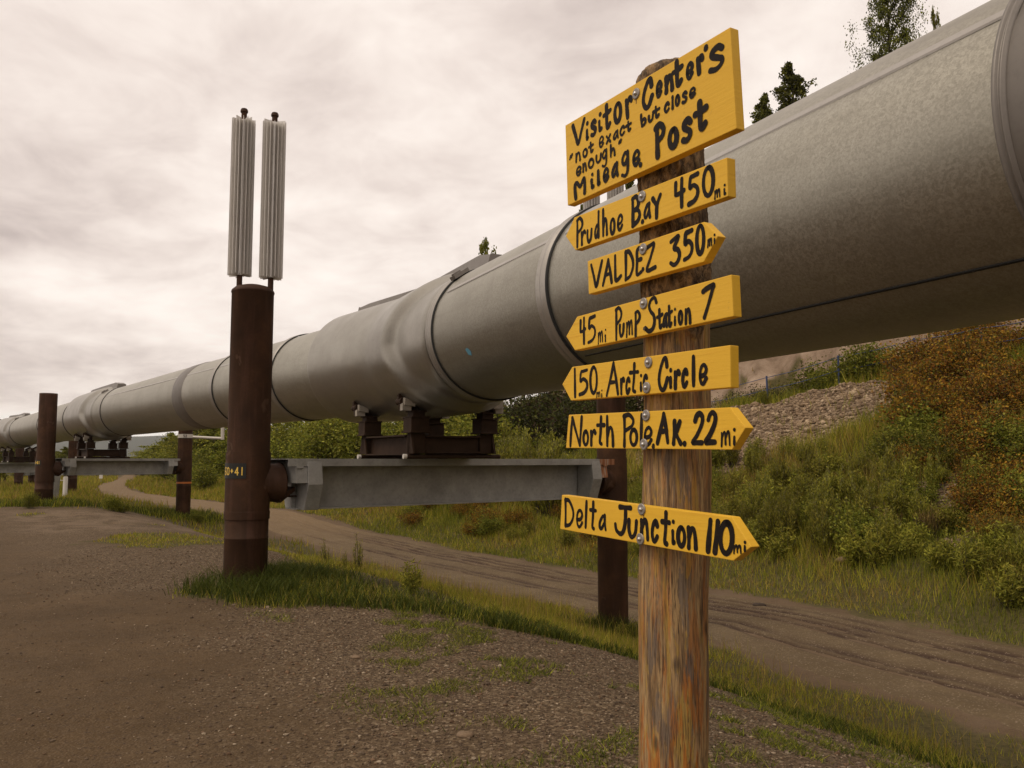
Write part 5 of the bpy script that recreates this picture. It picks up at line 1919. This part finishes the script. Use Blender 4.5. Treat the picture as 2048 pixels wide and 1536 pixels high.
top_tree("poplar", 0, 1772, -60, 44.0, 0.72, "big leafy tree on the crest, cut off by the picture's top", hh=11.0, rz=0.4)
top_tree("poplar", 1, 1588, 124, 47.0, 1.35, "pointed smaller tree on the crest left of the big leafy one", hh=8.9, rz=1.2)
top_tree("poplar", 1, 1533, 190, 48.0, 1.2, "bushy treetop low over the pipe, left of the pointed tree", hh=8.9, rz=2.2)
top_tree("birch", 2, 1872, 34, 45.0, 0.3, "sparse twiggy sapling right of the big crest tree", hh=5.9)
top_tree("birch", 0, 975, 490, 62.0, 0.7, "treetop peeping over the pipe's long ridge box", hh=6.9, rz=0.3)
top_tree("poplar", 1, 1262, 350, 58.0, 0.8, "treetop peeping over the pipe behind the signpost", hh=8.9, rz=3.0)
top_tree("poplar", 1, 1160, 408, 60.0, 0.7, "treetop over the pipe left of the second pair of radiators", hh=8.9, rz=4.0)

# treeline beyond the second support, right of the far track
tl_rng = random.Random(5)
for k, (px, yt, Y) in enumerate(((352, 868, 75), (372, 858, 66), (395, 850, 60), (412, 842, 62), (430, 838, 55), (448, 830, 58), (466, 828, 52), (330, 884, 88), (315, 893, 98), (300, 901, 110), (286, 908, 125), (274, 914, 140),
                                 (552, 838, 56), (580, 832, 60), (612, 836, 56), (645, 832, 62), (676, 836, 58), (705, 838, 60), (735, 830, 66), (770, 828, 64), (810, 826, 70))):
    q = at(px, yt, Y)
    top_tree("birch", k % 3, px, yt, Y, 0.95 * Y / 60, "green birch in the treeline right of the far track" if k < 12 else "green birch behind the alders under the pipe",
             "trees along the far track" if k < 12 else "trees behind the alders", hh=(7.0, 8.0, 6.0)[k % 3] * 0.99)
# far trees left of the track
for k, (px, yt, Y) in enumerate(((118, 905, 95), (132, 893, 90), (146, 900, 100), (162, 898, 110), (178, 906, 120), (196, 912, 130), (215, 915, 140), (92, 903, 90), (60, 905, 100), (30, 895, 95), (5, 838, 62), (-18, 842, 60), (14, 872, 70), (44, 903, 85), (76, 908, 100))):
    top_tree("birch", k % 3, px, yt, Y, 0.7 * Y / 70, "tree at the far left edge, rising over the pipe" if k in (10, 11, 12) else "far green tree left of the track's end",
             "trees at the far left edge" if k in (10, 11, 12) else "far trees left of the track", hh=(7.0, 8.0, 6.0)[k % 3] * 0.99)


# ---------------------------------------------------------------- grass
def blades(name, x, y, h, w, cols, label, lean=0.35, seg=2, rng=RNG, kind="stuff", cat="grass"):
    n = len(x)
    z = height(x, y) - 0.01
    a = rng.uniform(0, 2 * math.pi, n)
    la = rng.uniform(0, 2 * math.pi, n)
    wv = np.stack([np.cos(a), np.sin(a), np.zeros(n)], 1) * (w / 2)[:, None]
    le = np.stack([np.cos(la), np.sin(la), np.zeros(n)], 1) * (h * lean * rng.uniform(0.2, 1.3, n))[:, None]
    B = np.stack([x, y, z], 1)
    T = B + le + np.array([0, 0, 1.0]) * (h * 0.92)[:, None]
    if seg == 2:
        Mi = B + le * 0.33 + np.array([0, 0, 1.0]) * (h * 0.55)[:, None]
        v = np.stack([B - wv, B + wv, Mi + wv * 0.75, Mi - wv * 0.75, T], 1).reshape(-1, 3)
        b = np.arange(n)[:, None] * 5
        f = np.concatenate([b + np.array([0, 1, 2]), b + np.array([0, 2, 3]), b + np.array([3, 2, 4])], 0)
        c = np.repeat(cols, 5, axis=0)
    else:
        v = np.stack([B - wv, B + wv, T], 1).reshape(-1, 3)
        f = np.arange(3 * n).reshape(n, 3)
        c = np.repeat(cols, 3, axis=0)
    o = link(name, np_mesh(name, v, f, M["grass"], False, c))
    tag(o, label, cat, None, kind)
    return o


def sample(n, x0, x1, y0, y1, dens):
    """rejection-sample ground points with a density function 0..1"""
    X, Y = RNG.uniform(x0, x1, n), RNG.uniform(y0, y1, n)
    k = RNG.uniform(0, 1, n) < dens(X, Y)
    return X[k], Y[k]


def in_view(X, Y, m=0.66):
    return (np.abs(X) < Y * m + 0.5)


def track_gap(X, Y, halo=-0.1):
    L, s = LS(X, Y)
    return np.abs(L - road_c(s)) > road_hw(s) + halo + 0.35 * (fbm(X * 1.5, Y * 1.5, 2, 3) - 0.5)


LUSH = [(0.056, 0.070, 0.011), (0.078, 0.090, 0.014), (0.040, 0.052, 0.009), (0.11, 0.11, 0.020)]
MEADOW = [(0.265, 0.255, 0.026), (0.195, 0.205, 0.020), (0.36, 0.31, 0.040), (0.40, 0.30, 0.052)]
STRAW = [(0.34, 0.235, 0.080), (0.26, 0.17, 0.052), (0.19, 0.16, 0.032)]


# lush tufts at the feet of the near piles and along the shoulder
def d_lush(X, Y):
    L, s = LS(X, Y)
    g = ground_masks(X, Y)[0]
    band = np.exp(-((L - np.interp(s, [-8, -5, -4, -3, -2, -1, 0, 1], [2.2, 1.7, 0.2, -0.7, -1.6, -2.1, -2.1, -1.9])) / np.interp(s, [-8, -4, -2, 0.6], [0.8, 0.7, 0.75, 0.75])) ** 2)
    band = band * (s < 1.0)
    r1 = np.exp(-(((X - R1[0]) ** 2 + (Y - R1[1]) ** 2) / 0.42))
    l2 = np.exp(-(((X - L2[0]) ** 2 + (Y - L2[1]) ** 2) / 1.3)) + np.exp(-(((X - R2[0]) ** 2 + (Y - R2[1]) ** 2) / 1.3))
    return np.clip(np.maximum(np.maximum(band * (0.35 + 0.9 * (fbm(X * 1.7, Y * 1.7, 3, 6) > 0.42)), r1), l2), 0, 1) * np.where(l2 > 0.2, 1, np.clip(g * 1.3, 0, 1)) * in_view(X, Y)


X, Y = sample(340000, -6, 8, 5, 14, d_lush)
L, s = LS(X, Y)
near = np.exp(-(((X - P1[0] - 0.15) ** 2 + (Y - P1[1]) ** 2) / 1.6)) + np.exp(-(((X - R1[0]) ** 2 + (Y - R1[1]) ** 2) / 0.6))
hh = (0.07 + 0.20 * np.clip(near, 0, 1) + 0.07 * fbm(X * 1.3, Y * 1.3, 3, 15) * (s > -4)) * RNG.uniform(0.5, 1.25, len(X)) * (0.45 + 1.1 * fbm(X * 5, Y * 5, 3, 27))
blades("lush_grass", X, Y, hh, RNG.uniform(0.006, 0.013, len(X)), palette(LUSH, (3, 3, 2, 1.2), len(X)), "lush dark green grass round the near piles", 0.8)
X, Y = sample(60000, -17, -9, 24, 33, d_lush)
blades("lush_grass", X, Y, RNG.uniform(0.10, 0.32, len(X)), RNG.uniform(0.012, 0.03, len(X)), palette(LUSH + MEADOW[:2], (3, 3, 2, 1, 2, 2), len(X)), "green grass round the second support's piles", 0.5)


# thin, half dry grass on the shoulder beside the track
def d_thin(X, Y):
    g, gr, e, L, s = ground_masks(X, Y)
    g = np.where((s > 4) & (g < 0.55) & (L < 0.8), 0.0, g)
    return np.clip(g, 0, 1) * (L < road_c(s) - road_hw(s) + 0.1) * np.clip(0.2 + 2.2 * (fbm(X * 0.9, Y * 0.9, 3, 41) - 0.36), 0.05, 1) * in_view(X, Y) * (Y < 34)


X, Y = sample(480000, -14, 8, 4.2, 24, d_thin)
n_ = fbm(X * 0.8, Y * 0.8, 3, 41)
dist = np.hypot(X, Y)
cols = palette(MEADOW + STRAW, (3, 3, 2, 1.2, 1.2, 1, 1), len(X))
blades("shoulder_grass", X, Y, RNG.uniform(0.04, 0.15, len(X)) * (0.6 + n_) * np.where(LS(X, Y)[1] > 4, 0.5, 1.0), np.clip(0.0009 * dist, 0.004, 0.02) * RNG.uniform(0.7, 1.3, len(X)), cols, "thin half dry grass on the shoulder beside the track", 0.6, 1)
X, Y = sample(14000, -6, 5, 7, 22, lambda X, Y: d_thin(X, Y) * (fbm(X * 0.7, Y * 0.7, 3, 88) > 0.5) * (LS(X, Y)[0] > np.interp(LS(X, Y)[1], [-6, -4, -2, 1, 4], [2.6, 1.6, 0.6, 0.4, 0.6])))
blades("seed_grass", X, Y, RNG.uniform(0.2, 0.48, len(X)), RNG.uniform(0.004, 0.008, len(X)), palette(STRAW + MEADOW[2:], (2, 2, 1, 2, 2), len(X)), "straggling yellow seed stalks between lush grass and track", 0.25)
def d_patch(X, Y):
    g, gr, e, L, s = ground_masks(X, Y)
    return (sstep(0.555, 0.62, fbm(X * 1.3 + 7, Y * 1.3, 4, 5)) * sstep(-2.9, -1.8, L) * (L < 1.4) * (s < -1.6) * sstep(0.35, 0.55, fbm(X * 5, Y * 5, 3, 19))) * in_view(X, Y)


X, Y = sample(330000, -3, 4, 3.6, 10, d_patch)
blades("gravel_grass", X, Y, RNG.uniform(0.015, 0.055, len(X)), RNG.uniform(0.004, 0.009, len(X)), palette(LUSH[1:] + MEADOW[:2], (3, 2, 2, 2, 2), len(X)), "low green weeds creeping through the gravel by the signpost", 1.3, 1)
# short far meadow
X, Y = sample(240000, -75, 12, 18, 100, lambda X, Y: np.clip((ground_masks(X, Y)[0] - 0.5) * 2.4 + 0.8 * (Y > 30), 0, 1) * in_view(X, Y) * (LS(X, Y)[0] > -14) * track_gap(X, Y) * (LS(X, Y)[0] < 30) * np.clip(40.0 / Y, 0, 1))
d_ = np.hypot(X, Y)
blades("meadow_grass", X, Y, RNG.uniform(0.08, 0.26, len(X)) * (1 + d_ / 80), 0.0011 * d_ * RNG.uniform(0.6, 1.4, len(X)), palette(MEADOW + STRAW[:2], (3, 3, 2, 1.5, 1, 1), len(X)), "short yellow-green meadow grass beyond the second support", 0.5, 1)


# ---- the bank: tall grass, thick and uneven
def d_bank(X, Y):
    g, gr, e, L, s = ground_masks(X, Y)
    w = L - road_c(s) - 2.1
    return (L - road_c(s) > road_hw(s) + 0.05 + 0.5 * (fbm(X * 1.2, Y * 1.2, 2, 5) - 0.5)) * np.clip(0.15 + g, 0, 1) * np.clip(1 - e * 1.6, 0.02, 1) * (w < 14.3) * in_view(X, Y, 0.68) * np.clip(26.0 / Y, 0.1, 1)


X, Y = sample(1000000, -22, 26, 9, 62, d_bank)
L, s = LS(X, Y)
w = L - road_c(s) - 2.1
patch = fbm(X * 0.45, Y * 0.45, 4, 61)
d_ = np.hypot(X, Y)
cA = palette(MEADOW, (3, 3, 2, 1), len(X))
cB = palette(STRAW + MEADOW[2:] + AUTUMN[:1], (2, 2, 2, 2, 1, 0.5), len(X))
cC = palette(GREEN, (2, 3, 2, 2), len(X))
u_ = RNG.uniform(-0.12, 0.12, len(X))
cols = np.where(((patch + u_) > 0.62)[:, None], cB, np.where(((patch + u_) < 0.49)[:, None], cC, cA))
hh = (0.13 + 0.55 * sstep(0.2, 3.0, w) * fbm(X * 0.9, Y * 0.9, 3, 14) * 1.4) * RNG.uniform(0.5, 1.25, len(X))
blades("bank_grass", X, Y, hh, np.clip(0.00075 * d_, 0.006, 0.05) * RNG.uniform(0.6, 1.4, len(X)), cols, "tall mixed grass covering the bank beyond the track", 0.45, 1)


# ---------------------------------------------------------------- stones
def stones(name, x, y, r, cols, label, sink=0.35):
    n = len(x)
    ico = np.array([(0, 0, 1), (0.9, 0, 0.35), (0.28, 0.85, 0.35), (-0.73, 0.53, 0.35), (-0.73, -0.53, 0.35), (0.28, -0.85, 0.35), (0.7, 0.5, -0.5), (-0.27, 0.83, -0.5), (-0.87, 0, -0.5), (-0.27, -0.83, -0.5), (0.7, -0.5, -0.5)])
    tri = np.array([(0, 1, 2), (0, 2, 3), (0, 3, 4), (0, 4, 5), (0, 5, 1), (1, 6, 2), (2, 7, 3), (3, 8, 4), (4, 9, 5), (5, 10, 1), (6, 7, 2), (7, 8, 3), (8, 9, 4), (9, 10, 5), (10, 6, 1)])
    a = RNG.uniform(0, 2 * math.pi, n)
    sx, sy, sz = r * RNG.uniform(0.7, 1.4, n), r * RNG.uniform(0.6, 1.1, n), r * RNG.uniform(0.35, 0.8, n)
    V = ico[None] * RNG.uniform(0.72, 1.2, (n, 11, 1))
    lx, ly, lz = V[:, :, 0] * sx[:, None], V[:, :, 1] * sy[:, None], V[:, :, 2] * sz[:, None]
    ca, sa = np.cos(a)[:, None], np.sin(a)[:, None]
    z = height(x, y) + (fbm(x * 7, y * 7, 3, 51) - 0.5) * 0.022 * (np.hypot(x, y) < 60) + sz * (1 - sink) * 0.6
    v = np.stack([x[:, None] + lx * ca - ly * sa, y[:, None] + lx * sa + ly * ca, z[:, None] + lz], 2).reshape(-1, 3)
    f = (np.arange(n)[:, None, None] * 11 + tri[None]).reshape(-1, 3)
    o = link(name, np_mesh(name, v, f, M["stone"], False, np.repeat(cols, 11, axis=0)))
    tag(o, label, "stones", None, "stuff")
    return o


GREY = [(0.16, 0.112, 0.072), (0.105, 0.072, 0.047), (0.23, 0.168, 0.112), (0.38, 0.30, 0.21), (0.18, 0.11, 0.063)]


def d_gravel(X, Y):
    g, gr, e, L, s = ground_masks(X, Y)
    return np.clip(gr * 1.0 + 0.05 * (L > -5), 0, 1) * in_view(X, Y) * (L < 4) * np.clip(7.0 / Y, 0.1, 1) ** 1.3


X, Y = sample(200000, -7, 5, 3.4, 15, d_gravel)
blades_r = RNG.gamma(2.6, 0.0017, len(X)) + 0.0022
stones("gravel_stones", X, Y, blades_r, palette(GREY, (3, 3, 2, 0.7, 2), len(X)), "loose gravel stones on the lot's edge")
X, Y = sample(16000, -12, 3, 3.4, 22, lambda X, Y: in_view(X, Y) * (LS(X, Y)[0] < -2) * np.clip(6.0 / Y, 0, 1))
stones("gravel_stones", X, Y, RNG.gamma(2.2, 0.0014, len(X)) + 0.0025, palette(GREY, (3, 3, 2, 0.5, 2), len(X)), "scattered small stones on the brown lot")


def d_scree(X, Y):
    g, gr, e, L, s = ground_masks(X, Y)
    w = L - road_c(s) - 2.1
    return np.clip(e, 0, 1) * (w > 3) * (w < 15.5) * (gr > 0.3)


X, Y = sample(330000, 2, 22, 14, 46, d_scree)
stones("scree_stones", X, Y, RNG.gamma(2.5, 0.013, len(X)) + 0.015, palette([(0.33, 0.235, 0.145), (0.24, 0.165, 0.10), (0.46, 0.345, 0.225), (0.16, 0.105, 0.062)], (3, 3, 1.5, 1.5), len(X)), "pale scree stones sliding down the bank below the fence")

# a few stones one can tell apart
for px, py, Y, r, lab in ((930, 1452, 4.75, 0.042, "flat tan stone in the gravel near the bottom edge"), (1517, 1195, 16.6, 0.11, "dark clod lying on the track behind the signpost"),
                          (1688, 1125, 18.6, 0.16, "pale boulder in the grass at the bank's foot"), (712, 1305, 6.6, 0.035, "small tan stone on the gravel lot")):
    x, y, _ = at(px, py, Y)
    m = MB()
    rg = np.random.default_rng(int(px))
    vv, fs = [], []
    for i in range(6):
        for k in range(10):
            th, ph = 2 * math.pi * k / 10, math.pi * (i + 0.5) / 6
            j = rg.uniform(0.82, 1.15)
            vv.append((r * j * 1.25 * math.sin(ph) * math.cos(th), r * j * 0.9 * math.sin(ph) * math.sin(th), r * j * 0.5 * math.cos(ph)))
    for i in range(5):
        for k in range(10):
            k2 = (k + 1) % 10
            fs.append((i * 10 + k, (i + 1) * 10 + k, (i + 1) * 10 + k2, i * 10 + k2))
    fs += [tuple(range(10)), tuple(range(50, 60))[::-1]]
    m.add(vv, fs, True)
    st = m.build("stone", m_plain("stone_" + ("dark" if px == 1517 else "tan"), (0.045, 0.03, 0.02) if px == 1517 else (0.19, 0.13, 0.08), 0.9, 0, 0.5, 25))
    st.location = (x, y, H(x, y) + r * 0.22)
    tag(st, lab, "stone")

# ---------------------------------------------------------------- blue fence on the bank
fence = empty("blue_fence", (0, 0, 0))
FP = [(1400, 782, 838, 36.6), (1533, 752, 808, 33.6), (1676, 711, 772, 30.8), (1828, 676, 733, 28.6), (1960, 652, 716, 26.4), (2075, 632, 698, 24.6)]
tops, bots = [], []
for px, yt, yb, Y in FP:
    T = at(px, yt, Y)
    B = at(px + (8 if px > 1700 else 3), yb, Y)
    zg = H(B[0], B[1])
    tops.append(T)
    bots.append(np.array([B[0], B[1], min(B[2], zg) - 0.3]))
fence.location = (tops[1][0], tops[1][1], H(tops[1][0], tops[1][1]))
tag(fence, "thin blue metal fence climbing the bank above the scree", "fence")
FL = np.array(fence.location)
for T, B in zip(tops, bots):
    m = MB()
    m.tube([B - FL, T - FL], 0.038, 8)
    m.build("fence_post", M["blue"], fence)
for fr in (0.06, 0.52):
    for k in range(len(tops) - 1):
        pts = []
        for u in np.linspace(0, 1, 7):
            a = tops[k] * (1 - u) + tops[k + 1] * u
            pts.append(a - UP * (1.05 * fr + 0.05 * math.sin(math.pi * u)) - FL)
        m = MB()
        m.tube(pts, 0.013, 5)
        m.build("fence_wire", M["blue"], fence)

# ---------------------------------------------------------------- small far things by the left supports
q = at(112, 968, 34.0)
g = empty("leaning_panel", (q[0], q[1], H(q[0], q[1])))
m = MB()
a, b = at(108, 950, 33.8), at(117, 950, 34.2)
zg = H(q[0], q[1])
m.prism([(a[0], a[1], zg - 0.05), (b[0] - 0.03, b[1], zg - 0.05), (b[0] + 0.03, b[1], a[2] + 0.1), (a[0], a[1], a[2] + 0.1)], (0.03, 0.06, 0))
m.v = [tuple(np.array(p) - np.array(g.location)) for p in m.v]
m.build("panel", M["beam"], g)
m = MB()
m.prism([(a[0] - 0.02, a[1], zg - 0.05), (a[0] + 0.02, a[1], zg - 0.05), (a[0] + 0.02, a[1], a[2] + 0.2), (a[0] - 0.02, a[1], a[2] + 0.2)], (0.0, 0.10, 0))
m.v = [tuple(np.array(p) - np.array(g.location)) for p in m.v]
m.build("panel_post", M["beam"], g)
tag(g, "pale grey panel standing behind the second support's left pile", "panel")
q = at(131, 962, 40.0)
g = empty("white_marker_post", (q[0], q[1], H(q[0], q[1])))
m = MB()
zt, zg = at(131, 953, 40)[2] - g.location.z, 0.0
m.tube([(0, 0, -0.2), (0, 0, zt - 0.03), (0, 0, zt)], [0.10, 0.10, 0.07], 14)
m.build("marker_post", M["white"], g)
m = MB()
m.tube([(-0.06, 0, zt - 0.18), (-0.35, -0.02, zt - 0.17)], 0.02, 8)
m.build("arm", M["white"], g)
tag(g, "short white post with a thin arm near the second support's left pile", "post")
q = at(202, 958, 70.0)
g = empty("roadside_sign", (q[0], q[1], H(q[0], q[1])))
m = MB()
m.tube([(0, 0, -0.2), (0, 0, 0.75)], 0.025, 6)
m.build("sign_pole", M["beam"], g)
m = MB()
zc = at(202, 953, 70)[2] - g.location.z
m.box((0, -0.03, zc), (0.14, 0, 0), (0, 0.01, 0), (0, 0, 0.16))
m.build("sign_panel", M["white"], g)
tag(g, "tiny white sign in the far meadow left of the track", "sign")

# ---------------------------------------------------------------- the air between here and the ridge
hz = MB()
hz.box((-300, 1600, 66), (3200, 0, 0), (0, 1700, 0), (0, 0, 86))
hm = bpy.data.materials.new("haze")
hm.use_nodes = True
hm.node_tree.nodes.clear()
ho = hm.node_tree.nodes.new("ShaderNodeOutputMaterial")
hv = hm.node_tree.nodes.new("ShaderNodeVolumePrincipled")
hv.inputs["Color"].default_value = (0.97, 0.985, 1.0, 1)
hv.inputs["Density"].default_value = 0.00011
hv.inputs["Anisotropy"].default_value = 0.2
hm.node_tree.links.new(hv.outputs[0], ho.inputs["Volume"])
tag(hz.build("haze", hm), "thin air haze over the far ridge", "haze", None, "stuff")
